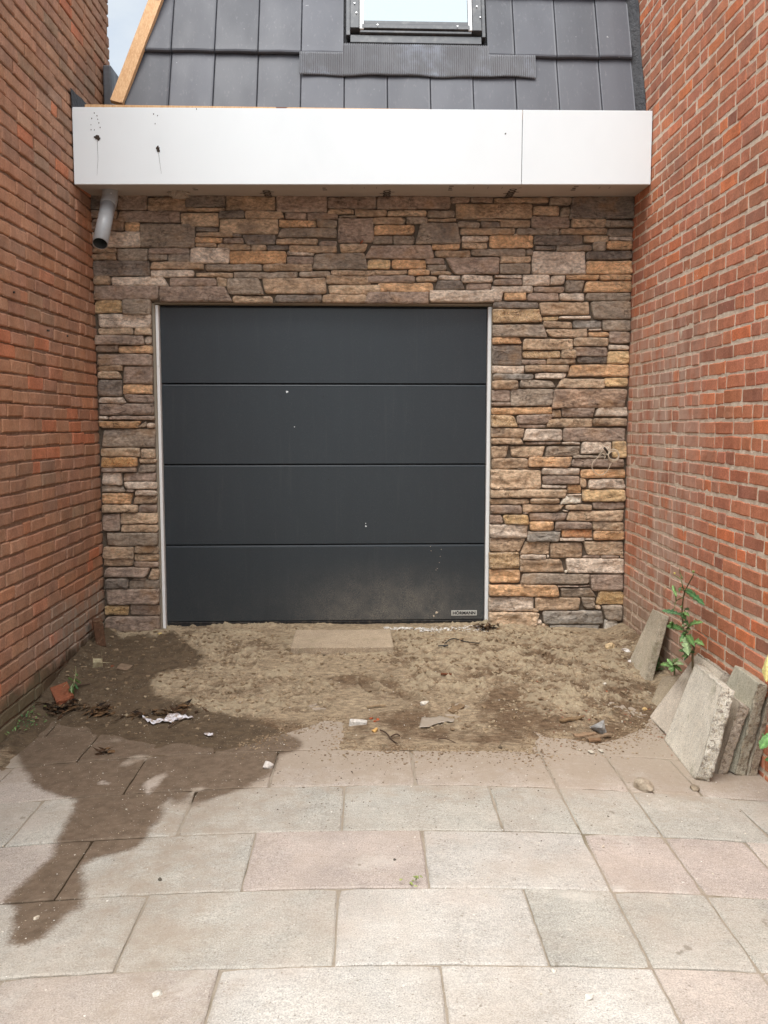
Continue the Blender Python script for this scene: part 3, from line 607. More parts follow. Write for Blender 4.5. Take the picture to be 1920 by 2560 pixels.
# every stone of the front as read off the photograph: view (origin, scale), then x0 y0 x1 y1 colour [slants of the four corners in x: TL TR BR BL]
VIEWS = {'a': (150, 440, 2.212), 'b': (850, 440, 2.1545), 'c': (1180, 740, 3.95), 'd': (1180, 1150, 3.95), 'e': (220, 720, 5.027), 'f': (220, 1140, 4.609)}
ST = {'a': """165 100 312 185 d;315 97 480 187 m;478 114 700 193 b;490 97 685 110 g;690 100 915 172 d;915 105 1190 190 b;1193 105 1478 200 m;1478 108 1752 180 m;
700 173 910 194 b;165 187 315 236 m;315 190 662 255 m 12 0 0 -6;665 200 878 277 t;875 190 1020 235 d;1022 190 1240 233 b 0 -12 0 0;1243 203 1365 238 m;1367 198 1538 240 m;
1480 181 1625 212 b;1630 181 1752 222 m;1543 214 1640 229 g;172 238 352 302 m;355 250 438 307 o;440 260 745 395 g;748 280 875 308 d;750 310 955 335 b;745 337 897 370 o;
748 371 865 392 b;868 373 1052 410 b;900 338 1015 372 m;957 318 1005 337 d;1005 322 1190 378 d -2 0 0 26;880 235 1208 320 t;1208 238 1418 282 o;1420 242 1532 288 g;
1205 286 1530 341 g 20 0 0 -8;1195 343 1425 378 b;1432 358 1532 388 m;1535 230 1735 368 m;175 305 445 396 w;1055 380 1142 412 t;1145 380 1265 410 d;1268 382 1532 424 b;
175 397 312 427 b;313 400 482 468 g;485 397 715 430 m;485 432 592 468 g;595 432 717 472 g;720 397 938 482 w;935 412 1252 485 r;173 427 308 465 b;
1253 413 1405 440 w;1253 442 1403 490 m;1400 427 1695 518 g 10 -10 10 -8;1543 372 1702 425 t 0 0 -16 8;177 465 495 552 d;498 473 795 516 b;500 518 742 557 w;748 532 955 560 t;
800 485 1117 523 g;1122 487 1397 525 b;957 526 1313 565 g;1320 527 1495 558 g;1497 520 1750 548 b;183 552 276 600 b;275 555 600 607 w 0 -30 0 10;603 560 865 610 m;865 562 925 612 t;
922 568 1118 655 g 0 -16 10 6;1118 562 1475 650 b 0 -6 0 14;1470 550 1718 600 b;1478 602 1770 655 t 0 0 0 12;185 603 545 684 m;548 612 940 695 m 0 -30 14 0;952 662 1175 700 t;
1180 652 1448 698 d 16 0 0 0;1450 657 1700 702 b""",
'b': """200 110 595 178 m;598 108 700 142 m;705 108 828 140 m;832 113 1128 143 b;1130 112 1247 158 g;1250 112 1585 230 d 0 0 0 -18;80 180 252 216 b;255 182 468 214 t;470 184 622 222 g;
625 145 1038 228 b;1040 160 1180 212 b;1185 167 1243 220 g 6 0 -6 0;175 220 355 257 b;357 217 472 257 g;472 226 628 244 b;182 260 403 315 o;405 250 655 365 g 26 -24 0 0;
632 244 755 275 g;740 228 900 241 t;757 243 862 275 d;865 232 1030 275 b;1032 215 1238 280 m;1240 230 1440 275 t 6 -6 -12 4;1430 237 1582 275 g;648 277 945 315 b;
950 280 1185 315 g;1188 280 1440 315 b;1442 280 1582 322 g;180 320 285 368 g;287 320 403 368 g;655 322 800 352 w;805 319 1043 385 o;940 310 1040 320 w;655 356 792 390 t;
495 367 645 396 o;1045 318 1308 372 d;1315 318 1450 355 t;1452 325 1580 345 w;1437 348 1577 398 o;130 371 508 445 m 40 -14 0 0;510 398 703 437 b;708 392 1003 432 g;
1005 390 1042 425 g;1050 377 1165 400 d;1168 372 1360 403 g;1362 352 1432 403 g;148 449 272 503 y;278 449 465 500 r;460 442 563 473 m;470 475 575 508 g;
565 435 862 527 m 0 0 -6 50;865 430 1032 466 t;862 469 1030 527 g;1035 405 1325 527 w;1327 405 1577 450 d;1328 455 1575 527 o;165 506 362 533 b 16 0 0 0;367 503 485 533 o;488 512 600 533 b;
150 535 405 572 m;410 537 525 567 t;530 535 650 560 w;655 532 823 573 w;835 532 980 549 w;830 551 982 587 m;985 532 1130 588 w;1132 537 1215 585 w 6 -2 -6 0;
1220 530 1397 558 o;1400 529 1575 560 o;203 574 503 628 o;510 562 675 613 d 16 -20 0 0;680 574 815 613 m;817 590 1042 625 w;1045 592 1213 625 m;1217 562 1317 625 g 0 0 -12 0;
1320 564 1575 627 o 6 0 0 -8;130 624 478 685 m 20 0 0 0;482 617 882 678 w 0 0 -14 0;885 624 1005 668 o;1012 629 1180 672 m;1185 629 1320 672 w;1325 627 1572 670 g 6 0 0 0""",
'c': """210 57 660 120 d;665 57 1160 187 b 0 0 0 22;1165 52 1572 230 g 0 0 0 50;203 125 690 262 R -0 -22 6 0;700 192 862 245 y;864 197 1178 228 w;707 245 993 315 b;1000 235 1283 317 D;
1290 235 1567 347 g;203 280 735 403 g 0 -30 10 0;738 324 1143 408 b -16 0 0 40;1155 322 1280 342 w;1150 348 1357 402 o;1357 352 1563 467 m;200 410 497 474 o 0 -26 0 0;
505 420 1000 527 t;1003 412 1347 498 t;200 480 495 680 d;500 537 878 617 R;882 525 1035 613 t 6 -14 0 8;1010 505 1342 598 m 0 0 0 18;1037 599 1335 665 d;1330 539 1558 665 y 20 0 0 -10;
1352 477 1560 530 w;490 629 738 680 m;742 620 1028 677 b;200 687 520 763 w;522 682 960 752 b;955 674 1555 792 o 26 0 0 -8;210 766 610 825 D;612 754 943 818 w 14 0 -24 14;
197 832 458 920 b;468 830 828 905 g 10 -34 0 0;838 814 1312 908 t 46 0 0 0;1314 802 1545 897 y;195 927 380 1045 m;387 915 810 1088 g 0 0 -18 0;790 917 1540 1104 T 26 0 -30 0;
192 1049 385 1088 m;192 1096 795 1165 o;800 1117 885 1195 b;888 1100 1222 1200 m 0 0 -24 0;1215 1099 1537 1190 w 30 0 0 -4;190 1177 458 1298 R 0 -40 0 0;440 1174 830 1262 m 0 0 -90 14;
738 1209 1197 1300 t 14 0 0 0;1200 1204 1540 1285 b;460 1267 733 1302 m;190 1304 527 1400 b 0 0 -14 0;514 1310 893 1435 w 18 0 0 -6;897 1297 1527 1437 m 8 0 -14 0;
190 1407 515 1468 b 0 -30 0 0;528 1439 880 1467 m;887 1442 1072 1465 w;192 1477 365 1603 b 0 0 -30 0;372 1480 730 1593 t -0 0 -40 22;725 1477 1068 1583 g 12 0 0 0;
1072 1442 1387 1560 w 20 0 -10 0;1392 1432 1530 1598 y;195 1601 557 1705 b;562 1587 995 1690 o 0 0 -18 0;1000 1577 1330 1605 g;980 1607 1510 1693 m 14 -8 0 0""",
'd': """185 92 685 290 t 0 0 0 0;455 80 678 92 w;687 80 1065 150 w;690 152 1065 242 m 0 0 0 14;1078 95 1523 180 o;697 249 940 281 w;948 249 1085 332 r;1072 187 1130 275 b;
1140 187 1523 283 w 16 -24 0 14;183 290 943 376 t 0 0 -20 0;945 338 1085 351 w;875 355 1088 435 W 40 0 -6 0;1092 292 1520 413 y;180 382 573 440 b;578 377 868 430 t;183 449 497 532 m;
502 440 915 513 b 0 0 -60 0;930 440 1190 493 b;1194 422 1510 490 m;905 497 955 515 w;508 517 565 535 w;177 542 320 633 m 0 -26 0 0;322 542 560 640 Y -20 0 0 6;
567 522 947 600 m 0 0 -24 14;940 502 1510 607 t 22 0 -20 -8;568 609 808 702 o 0 0 0 8;817 609 1188 678 m 10 0 0 0;1197 612 1505 698 t;822 684 885 703 m;177 642 557 773 w 0 0 -10 0;
545 705 880 803 D 10 0 -16 -6;890 684 1193 768 O;1200 705 1507 792 r;864 772 1110 803 w;1115 772 1195 795 w;177 772 532 905 b 0 0 -60 0;478 810 780 935 b 56 0 -14 -4;
777 814 1097 970 b;1102 810 1503 943 t 0 -12 0 40;480 939 737 982 w;740 932 768 965 w;1100 947 1270 975 m;1282 950 1460 977 m;1465 940 1498 975 b;172 914 470 1073 R;
477 977 918 1117 b 0 -30 0 0;924 979 1503 1122 w 0 0 0 24;920 1092 945 1115 W;172 1082 477 1217 o;480 1125 1165 1230 g 20 0 0 0;1167 1132 1495 1295 m 0 0 0 22;
168 1232 867 1350 o 0 -24 0 0;847 1240 1055 1257 m;1060 1239 1165 1252 m;876 1262 1232 1355 g 0 -60 0 14;1228 1299 1503 1430 Y 30 0 0 0;165 1357 620 1498 w 0 0 -14 0;
624 1359 1085 1487 b 0 -10 -30 8;1090 1357 1220 1470 g -14 0 0 26;1225 1439 1277 1475 t;1282 1439 1492 1585 g 0 0 -12 50;597 1472 660 1505 b;165 1504 675 1650 t 0 0 -40 0;
678 1489 1297 1620 C 12 -10 0 34;765 1628 1278 1740 C 0 0 -80 14;600 1617 762 1720 t 24 0 0 0;525 1665 597 1722 W;1300 1578 1480 1725 G 14 -50 6 0;645 1577 692 1625 w""",
'e': """75 147 425 310 y;430 142 783 335 g;90 320 783 495 w 24 0 0 44;95 500 575 583 t 14 -14 0 36;580 507 793 592 t;85 592 703 707 m;708 604 793 707 w;90 710 375 805 m;378 722 803 823 o;
112 830 800 970 m;115 970 430 1035 b;115 1042 418 1140 t 0 -30 0 0;425 977 803 1200 m 22 0 0 0;122 1152 422 1363 d;430 1209 803 1330 o 10 0 0 0;437 1335 815 1440 m 0 0 0 50;
130 1375 485 1445 w 0 -60 0 0;138 1452 820 1600 m;130 1604 250 1650 w;255 1607 830 1660 m;137 1664 680 1762 r 0 -14 -60 0;735 1690 832 1762 w;670 1682 732 1760 g 30 0 0 -60;
165 1774 838 2003 g 24 0 0 0;152 2002 645 2120 t;663 2017 838 2140 t""",
'f': """150 18 567 130 S;575 30 780 88 t 0 0 0 16;147 132 555 190 m;567 97 780 190 g 24 0 0 0;160 197 393 338 w 0 -10 0 0;403 197 780 290 m;155 345 430 425 g 0 -40 0 0;
407 297 785 382 w 0 0 0 18;437 384 530 418 m;538 395 785 463 w 0 0 0 0;157 430 512 552 o 0 0 -24 0;517 467 787 553 b 16 0 0 0;160 562 573 650 t;578 560 790 655 m;168 667 365 868 m;
366 659 800 787 t;380 792 805 877 b;212 884 803 1035 g 0 0 0 24;168 1042 522 1187 b;529 1039 805 1130 b;527 1132 808 1220 t;525 1222 808 1285 m;175 1192 520 1273 b;
175 1287 712 1400 m 30 0 -40 0;700 1299 812 1427 b 30 0 0 -20;182 1412 460 1530 d 20 0 0 8;515 1412 665 1430 m;465 1434 812 1530 g;200 1537 818 1712 m -4 0 0 30;
185 1724 475 1840 Y 0 0 -20 0;480 1720 822 1843 m;185 1850 825 2027 m 14 0 0 0;440 2035 600 2110 y"""}
PAL.update({'R': (172, 146, 112), 'T': (160, 132, 108), 'Y': (178, 146, 98), 'C': (142, 135, 124), 'S': (182, 128, 74)})
SPECK = {'r': .35, 'R': .8, 'S': 1.0, 'Y': .55, 'O': .3}
rs = random.Random(21)
VV = []; QQ = []; CC = []; SP = []; EG = []; nb = 0
for key, txt in ST.items():
    ox, oy, sc = VIEWS[key]
    for ent in txt.replace('\n', '').split(';'):
        t = ent.split()
        if not t: continue
        x0, y0, x1, y1 = map(float, t[:4]); code = t[4]; sl = list(map(float, t[5:9])) if len(t) > 5 else [0, 0, 0, 0]
        gx = .75 * sc / 4
        cr = [(x0 + sl[0] + gx, y0 + gx), (x1 + sl[1] - gx, y0 + gx), (x1 + sl[2] - gx, y1 - gx), (x0 + sl[3] + gx, y1 - gx)]
        P = [onf(ox + a / sc, oy + b / sc, 6.0) for a, b in cr]
        TL, TR, BR, BL = [np.array([p[0], p[2]]) for p in P]
        jt = lambda: np.array([rs.uniform(-.0015, .0015), rs.uniform(-.0035, .0035)])
        TL = TL + jt(); TR = TR + jt(); BR = BR + jt(); BL = BL + jt()
        wd = (np.linalg.norm(TR - TL) + np.linalg.norm(BR - BL)) / 2; ht = (np.linalg.norm(TL - BL) + np.linalg.norm(TR - BR)) / 2
        nu = max(6, int(wd / .0085)); nv = max(5, int(ht / .0075))
        U = np.linspace(0, 1, nu + 1); V_ = np.linspace(0, 1, nv + 1)
        eu = min(.004 / wd, .12); ev = min(.004 / ht, .15); U[1] = eu; U[-2] = 1 - eu; V_[1] = ev; V_[-2] = 1 - ev
        uu, vv = np.meshgrid(U, V_, indexing='ij'); uu = uu.ravel(); vv = vv.ravel()
        q = grid(nu, nv)[2]
        B = ((1 - uu) * (1 - vv))[:, None] * BL + (uu * (1 - vv))[:, None] * BR + (uu * vv)[:, None] * TR + ((1 - uu) * vv)[:, None] * TL
        du = np.minimum(uu, 1 - uu) * wd; dv = np.minimum(vv, 1 - vv) * ht
        ctr = (TL + TR + BR + BL) / 4
        rad = np.array([rs.uniform(.003, .020) for _ in range(4)]); rad = np.minimum(rad, ht * .45)
        rr_ = np.where(uu < .5, np.where(vv < .5, rad[0], rad[1]), np.where(vv < .5, rad[2], rad[3]))
        k_ = np.clip(1 - du / rr_, 0, 1) * np.clip(1 - dv / rr_, 0, 1)
        dirc = np.stack([np.sign(.5 - uu), np.sign(.5 - vv)], 1)
        B = B + dirc * (k_ * rr_ * .30)[:, None]
        s1 = rs.random() * 1000
        edw = np.exp(-np.minimum(du, dv) / .02)
        Xs, Zs = B[:, 0], B[:, 1]
        Zs = Zs + .0042 * fbm(Xs * 16, Zs * 3 + s1, o=3, s=3) * np.exp(-dv / .02); Xs = Xs + .0035 * fbm(Zs * 20, Xs * 3 + s1, o=3, s=4) * np.exp(-du / .02)
        h0 = rs.uniform(-.010, .010); ta, tb = rs.uniform(-.008, .008), rs.uniform(-.010, .006)
        hh = h0 + (uu - .5) * ta + (vv - .5) * tb
        amp = .75 if code in 'gdmCDG' else 1.0
        # split faces: steps along the bed, then finer breaks
        fr = fbm(Xs * 9, Zs * 26 + Xs * rs.uniform(-14, 14), s1, o=4, s=7, g=.6)
        stp = np.abs(fbm(Xs * 6 + Zs * rs.uniform(-9, 9), Zs * 16, s1 + 5, o=3, s=8)) ** .7
        hh = hh + amp * (.010 * fr - .020 * stp + .0032 * vn(Xs * 70, Zs * 110, s1, s=5) + .0016 * vn(Xs * 120, Zs * 180, s1, s=6)) + .006
        dmin = np.minimum(du, dv); rr2 = .005
        tq = np.clip(dmin / rr2, 0, 1); hh = hh - .009 * (1 - np.sqrt(1 - (1 - tq) ** 2 + 1e-9))
        W = np.stack([Xs, 6.0 + S * Xs - hh, Zs], 1)
        ring = np.concatenate([np.arange(nu + 1) * (nv + 1), nu * (nv + 1) + np.arange(1, nv + 1), (np.arange(nu)[::-1]) * (nv + 1) + nv, np.arange(1, nv)[::-1]])
        low = W[ring].copy(); low[:, 1] = 6.040 + S * low[:, 0]
        n = len(W); m_ = len(ring); idx = np.arange(m_); sq = np.stack([ring, n + idx, n + (idx + 1) % m_, ring[(idx + 1) % m_]], 1)
        VV += [W, low]; QQ.append(np.vstack([q, sq]) + nb); nb += n + m_
        j = rs.uniform(.90, 1.10); base = np.array(soft(PAL[code], .88)) * j * 1.52
        CC.append(np.tile(base, (n + m_, 1))); SP.append(np.full(n + m_, SPECK.get(code, .06))); EG.append(np.concatenate([np.exp(-dmin / .006), np.zeros(m_)]))
o = mesh_obj('stone_cladding', np.vstack(VV), np.vstack(QQ), m_stone, None, np.vstack(CC), {'speck': np.concatenate(SP), 'worn': np.concatenate(EG)}, smooth=True)
gp(o)
OL, OR_, OT = -1.386, .836, 2.248                          # the door opening
b = MB()
b.box(-1.76, OL - .004, 6.031, 6.25, -.15, 3.0, sk=S); b.box(OR_ + .004, 1.76, 6.031, 6.25, -.15, 3.0, sk=S); b.box(OL - .004, OR_ + .004, 6.031, 6.25, OT + .004, 3.0, sk=S)
gp(b.build('wall_backing', m_bed, cols=False))
b = MB()
b.box(OL - .022, OL + .012, 6.043, 6.16, .0, OT, sk=S); b.box(OR_ - .001, OR_ + .022, 6.043, 6.16, .0, OT, sk=S); b.box(OL + .012, OR_ - .001, 6.043, 6.16, OT - .004, OT + .02, sk=S)
gp(b.build('reveal_trim', m_reveal, bevel=.002, cols=False))
for xa, xb_ in ((OL + .012, OL + .031), (OR_ - .024, OR_ - .001)):
    b = MB(); b.box(xa, xb_, 6.062, 6.16, .02, OT - .010, sk=S); gp(b.build('door_post', m_white, bevel=.002, cols=False))
b = MB(); b.box(OL - .1, OR_ + .1, 6.22, 6.24, -.05, 2.4, sk=S); gp(b.build('dark_lining', m_seal, cols=False))
# sectional door
door = empty('garage_door', (0, 0, 0)); door.parent = gar; door.location = GL
DY = 6.10
zs = [onf(700 * K, y * K, DY)[2] for y in (1341, 1176, 1003, 829)] + [OT - .003]
dl, dr = OL + .036, OR_ - .030
for i in range(4):
    z0, z1 = zs[i] + .0025, zs[i + 1] - .0025
    prof = [(0, z0 + .003), (.0035, z0), (.04, z0), (.04, z1), (.014, z1), (.010, z1 - .003), (.0065, z1 - .011), (0, z1 - .016)]
    V = []; n = len(prof)
    for x in (dl, dr):
        for dy, z in prof: V.append((x, DY + S * x + dy, z))
    Fc = [(k, (k + 1) % n, n + (k + 1) % n, n + k) for k in range(n)] + [tuple(range(n))[::-1], tuple(range(n, 2 * n))]
    mesh_obj('door_panel', V, Fc, m_door, door, weld=True)
b = MB(); b.box(dl, dr, DY + .006, DY + .04, zs[0] - .034, zs[0] - .001, sk=S); b.box(dl, dr, DY + .001, DY + .006, zs[0] - .012, zs[0] - .003, sk=S); b.build('bottom_seal', m_seal, door, cols=False, bevel=.003)
for xa in (dl - .006, dr + .001):
    b = MB(); b.box(xa, xa + .005, DY + .01, DY + .04, zs[0] - .03, OT - .01, sk=S); b.build('side_seal', m_seal, door, cols=False)
def text(body, size, m, extrude=.0004, offset=0.0, name='lettering', xs=1.0):
    cu = bpy.data.curves.new(name, 'FONT'); cu.body = body; cu.size = size; cu.extrude = extrude; cu.offset = offset
    cu.align_x = 'CENTER'; cu.align_y = 'CENTER'; cu.resolution_u = 3
    t = bpy.data.objects.new(name, cu); C.objects.link(t)
    bpy.context.view_layer.update()
    me = bpy.data.meshes.new_from_object(t.evaluated_get(bpy.context.evaluated_depsgraph_get()))
    bpy.data.objects.remove(t); me.materials.clear(); me.materials.append(m)
    o = bpy.data.objects.new(name, me); C.objects.link(o); o.scale = (xs, 1, 1); return o
p0 = onf(1120 + 85 / 10.37, 1500 + 268 / 10.37, DY); p1 = onf(1120 + 745 / 10.37, 1500 + 398 / 10.37, DY)
b = MB(); b.box(p0[0], p1[0], DY - .003, DY - .0002, p1[2], p0[2], sk=S); pl = b.build('name_plate', m_plate, door, cols=False, bevel=.0008)
t = text('HÖRMANN', (p0[2] - p1[2]) * .80, m_ink, offset=.0011, xs=1.0); t.parent = pl
tw = t.dimensions.x
t.scale = ((p1[0] - p0[0]) * .89 / tw, 1, 1); t.rotation_euler = (R(90), 0, math.atan(S))
xm = (p0[0] + p1[0]) / 2; t.location = (xm, DY + S * xm - .0036, (p0[2] + p1[2]) / 2 - .001)
def splat(px, py, r, D, m, name, parent, seed, th=.0012, asp=1.0, n=14):
    rr = random.Random(seed); c = onf(px, py, D); V = [(c[0], c[1] - th * 1.6, c[2])]
    for k in range(n):
        a = 2 * math.pi * k / n; q_ = r * rr.uniform(.45, 1.25); V.append((c[0] + q_ * math.cos(a), c[1] - th + S * q_ * math.cos(a), c[2] + q_ * asp * math.sin(a)))
    for k in range(n): v_ = V[1 + k]; V.append((v_[0], v_[1] + th * .9, v_[2]))
    Fc = [(0, 1 + k, 1 + (k + 1) % n) for k in range(n)] + [(1 + k, 1 + n + k, 1 + n + (k + 1) % n, 1 + (k + 1) % n) for k in range(n)]
    return mesh_obj(name, V, Fc, m, parent)
for i, (cx, cy, r, mm, asp) in enumerate([(280, 290, .008, m_fascia, 1.1), (372, 718, .004, m_fascia, .8), (1243, 1930, .006, m_fascia, 1.5), (1240, 1895, .004, m_fascia, .6), (212, 345, .005, m_ink, 2.4), (725, 352, .004, m_ink, 2.2), (412, 1330, .003, m_ink, 3), (788, 1358, .005, m_ink, 1.3), (245, 1255, .003, m_ink, 2.6)]):
    splat(660 + cx / 4.879, 920 + cy / 4.879, r, DY, mm, 'dirt_mark', door, i)
splat(1092, 1531, .012, DY, m_cable, 'dirt_mark', door, 55, asp=.6); splat(1084, 1540, .006, DY, m_cable, 'dirt_mark', door, 56)
for i in range(7): splat(1090 + 14 * math.sin(i * 2.3), 1395 + 30 * math.cos(i * 1.7), .0025, DY, m_cable, 'dirt_mark', door, 70 + i)

# fascia: two white boards, soffit, timber behind
FY = 5.65; FZ0, FZ1 = 2.912, 3.352
b = MB(); seam = .953
def fasc(x0, x1):
    b = MB(); V = []
    for x in (x0, x1):
        e0 = .018 * x / 1.75; 
        V += [(x, FY + S * x, FZ0 + e0), (x, FY + S * x, FZ1 + .013 * x / 1.75), (x, FY + S * x + .018, FZ1 + .013 * x / 1.75), (x, FY + S * x + .018, FZ0 + e0)]
    b.add(V, [(0, 4, 5, 1), (3, 2, 6, 7), (1, 5, 6, 2), (0, 3, 7, 4), (0, 1, 2, 3), (4, 7, 6, 5)]); return b
fl = gp(fasc(-1.742, seam - .0018).build('fascia_board', m_fascia, bevel=.0015, cols=False)); fr_ = gp(fasc(seam + .0018, 1.75).build('fascia_board', m_fascia, bevel=.0015, cols=False))
so = empty('soffit'); so.parent = gar; so.location = GL
V = []
for x in (-1.744, 1.752):
    for y in (FY + .018, 6.03):
        for z in (0, .015):
            zz = (2.914 + .018 * x / 1.75) if y < 5.9 else 2.928 + .012 * x / 1.75
            V.append((x, y + S * x, zz + z))
Fq = [(0, 1, 3, 2), (4, 6, 7, 5), (0, 4, 5, 1), (2, 3, 7, 6), (0, 2, 6, 4), (1, 5, 7, 3)]
mesh_obj('soffit_panel', V, Fq, m_soffit, so)
def soff_xy(px): return onf(px, 474, 5.82)[0]
def printed(body, px, y, size, m, xs=1.0, rot=90, off=.0):
    t = text(body, size, m, extrude=.0002, offset=off); t.parent = so
    x = soff_xy(px); t.rotation_euler = (R(180), 0, R(rot)); t.scale = (xs, 1, 1); t.location = (x, y + S * x, 2.9195 + .016 * x / 1.75 - .0022); return t
for px in (668, 971, 1284):
    t = printed('Rockpanel', px, 5.90, .100, m_printd, .80, rot=90, off=.0015); t.location.y = 5.685 + S * t.location.x + t.dimensions.x / 2 * 1.0
for px in (490, 812, 1124, 1430):
    for q_, yy in enumerate((5.70, 5.745, 5.79)):
        x = soff_xy(px); b = MB(); b.box(x - .012, x + .016 - .008 * (q_ % 2), yy + S * x, yy + .020 + S * x, 2.9150 + .016 * x / 1.75, 2.9162 + .016 * x / 1.75); b.build('printed_mark', m_printd if q_ == 1 else m_print, so, cols=False)
for px in (580, 612, 640, 880, 910, 940, 1180, 1215, 1250, 1490, 1515):
    b = MB(); x = soff_xy(px); b.box(x, x + .004, 5.72 + S * x, 5.765 + S * x, 2.9155 + .016 * x / 1.75, 2.9165 + .016 * x / 1.75); b.build('printed_dash', m_print, so, cols=False)
# mud marks and runs on the fascia
def A1(cx, cy): return 150 + cx / 2.212, cy / 2.212
for i, (cx, cy, r, asp) in enumerate([(205, 762, .019, .8), (215, 768, .012, .6), (542, 824, .013, 1.5)]): splat(*A1(cx, cy), r, FY, m_mud, 'mud_mark', fl, 100 + i, .003, asp)
for i, (cx, cy) in enumerate([(190, 625), (205, 640), (176, 655), (172, 690), (215, 680), (222, 705), (172, 718), (190, 718), (208, 660), (518, 630), (540, 640), (526, 684), (755, 603)]):
    splat(*A1(cx, cy), .0030, FY, m_mud, 'mud_mark', fl, 120 + i, .0014, 1.6, 7)
for pts in ([(206, 780), (208, 830), (210, 880), (207, 930), (205, 970)], [(545, 845), (552, 900), (558, 940), (561, 962)]):
    P = [onf(*A1(*p), FY) - np.array([0, .0006, 0]) for p in pts]; V, Fc = tube_v([tuple(p) for p in P], (.0010, .0004), 5, 6); mesh_obj('mud_run', V, Fc, m_mud, fl)
splat(850 + 857 / 2.0737, 694 / 2.0737, .005, FY, m_mud, 'mud_mark', fl, 150, .0014, 1.5, 7)
# top of the box gutter
b = MB(); b.box(-1.74, 1.75, FY + .02, 5.93, FZ1 - .06, FZ1 - .045, sk=S); gp(b.build('gutter_lining', m_memb, cols=False))
b = MB(); x0 = onf(185 * K, 230 * K, 5.72)[0]; x1 = onf(1362 * K, 235 * K, 5.72)[0]; b.box(x0, x1, 5.70, 5.74, FZ1 - .05, FZ1 + .020, sk=S); gp(b.build('timber_batten', m_wood, cols=False, bevel=.002))
# roof plane
KS = .3077; YR0 = 5.912 - S * 1.755; ZR0 = 3.458
def on_roof(px, py, off=0.0):
    d = ray(px, py); # Y = YR0 + S X + (Z-ZR0)*KS - off
    t = (YR0 - off + KS * (H - ZR0)) / (d[1] - S * d[0] - KS * d[2]); return CAM + d * t
def rp_(x, s, out=0.0):                                    # roof coordinates: x along, s up the slope (0 at ZR0), out = proud of the plane
    L_ = math.hypot(1, KS); cz = 1 / L_; cy = KS / L_
    return (x, YR0 + S * x + s * cy - out * cz, ZR0 + s * cz + out * cy)
def roof_s(p): return (p[2] - ZR0) * math.hypot(1, KS)
sA = roof_s(on_roof(600 * K, 121 * K)); sB = roof_s(on_roof(1300 * K, 1 * K)); rowh = sB - sA
pitch_t = on_roof(1190 * K, 60 * K)[0] - on_roof(1100 * K, 60 * K)[0]
xj0 = on_roof(650.5 * K, 180 * K)[0]
roof = empty('roof'); roof.parent = gar; roof.location = GL
hip0 = on_roof(292 * K, 155 * K); hip1 = on_roof(352 * K, 0)
b = MB(); rs = random.Random(4)
nrow = 7
for r in range(-1, nrow):
    s0 = sA + r * rowh
    for k in range(-5, 11):
        x0 = xj0 + k * pitch_t + .0014; x1 = xj0 + (k + 1) * pitch_t - .0014
        if x0 > 1.70: continue
        x1 = min(x1, 1.70)
        c = np.array(lin((80, 82, 88))) * rs.uniform(.84, 1.14)
        jz = rs.uniform(-.003, .003); jo = rs.uniform(-.0025, .0025)
        rows_ = [(s0 + jz + .010, .006), (s0 + jz + .001, .013), (s0 + jz, .026), (s0 + jz + .004, .034), (s0 + jz + .014, .037), (s0 + jz + .05, .034), (s0 + rowh * .6, .020), (s0 + rowh + .03, .004), (s0 + rowh + .03, -.01)]
        us = [0, .012, .035, .5, .95, .985, 1.0]; uo = [-.006, -.001, 0, .001, 0, .002, -.002]
        V = []
        for s_, o_ in rows_:
            for uu_, oo in zip(us, uo): V.append(rp_(x0 + (x1 - x0) * uu_, s_ + .003 * math.sin(uu_ * 3.14), o_ + oo + jo))
        m_ = len(us); Fc = [(i * m_ + j, i * m_ + j + 1, (i + 1) * m_ + j + 1, (i + 1) * m_ + j) for i in range(len(rows_) - 1) for j in range(m_ - 1)]
        b.add(V, Fc, c)
ro = b.build('roof_tiles', m_tile, roof, smooth=False)
def cut(o, p, nrm):
    bm = bmesh.new(); bm.from_mesh(o.data)
    bmesh.ops.bisect_plane(bm, geom=bm.verts[:] + bm.edges[:] + bm.faces[:], plane_co=p, plane_no=nrm, clear_outer=True)
    bm.to_mesh(o.data); bm.free()
hd = Vector(tuple(hip1)) - Vector(tuple(hip0)); rn = Vector((S, -1, KS)).normalized()
hn = hd.cross(rn).normalized()
if hn.x > 0: hn = -hn
cut(ro, Vector(tuple(hip0)), hn)
# cut the window hole out of the tiles
wx0 = on_roof(742 * K, 60 * K)[0]; wx1 = on_roof(1050 * K, 60 * K)[0]; ws0 = roof_s(on_roof(900 * K, 112 * K)); ws1 = ws0 + 1.18
bm = bmesh.new(); bm.from_mesh(ro.data)
for p, nrm in (((wx0, 0, 0), (1, 0, 0)), ((wx1, 0, 0), (1, 0, 0)), (rp_(0, ws0), tuple(Vector(rp_(0, 1)) - Vector(rp_(0, 0)))), (rp_(0, ws1), tuple(Vector(rp_(0, 1)) - Vector(rp_(0, 0))))):
    bmesh.ops.bisect_plane(bm, geom=bm.verts[:] + bm.edges[:] + bm.faces[:], plane_co=p, plane_no=nrm)
dead = []
for f in bm.faces:
    c_ = f.calc_center_median(); s_ = roof_s(c_)
    # tile centre measured on the plane
    if wx0 < c_.x < wx1 and ws0 < s_ < ws1: dead.append(f)
bmesh.ops.delete(bm, geom=dead, context='FACES'); bm.to_mesh(ro.data); bm.free()
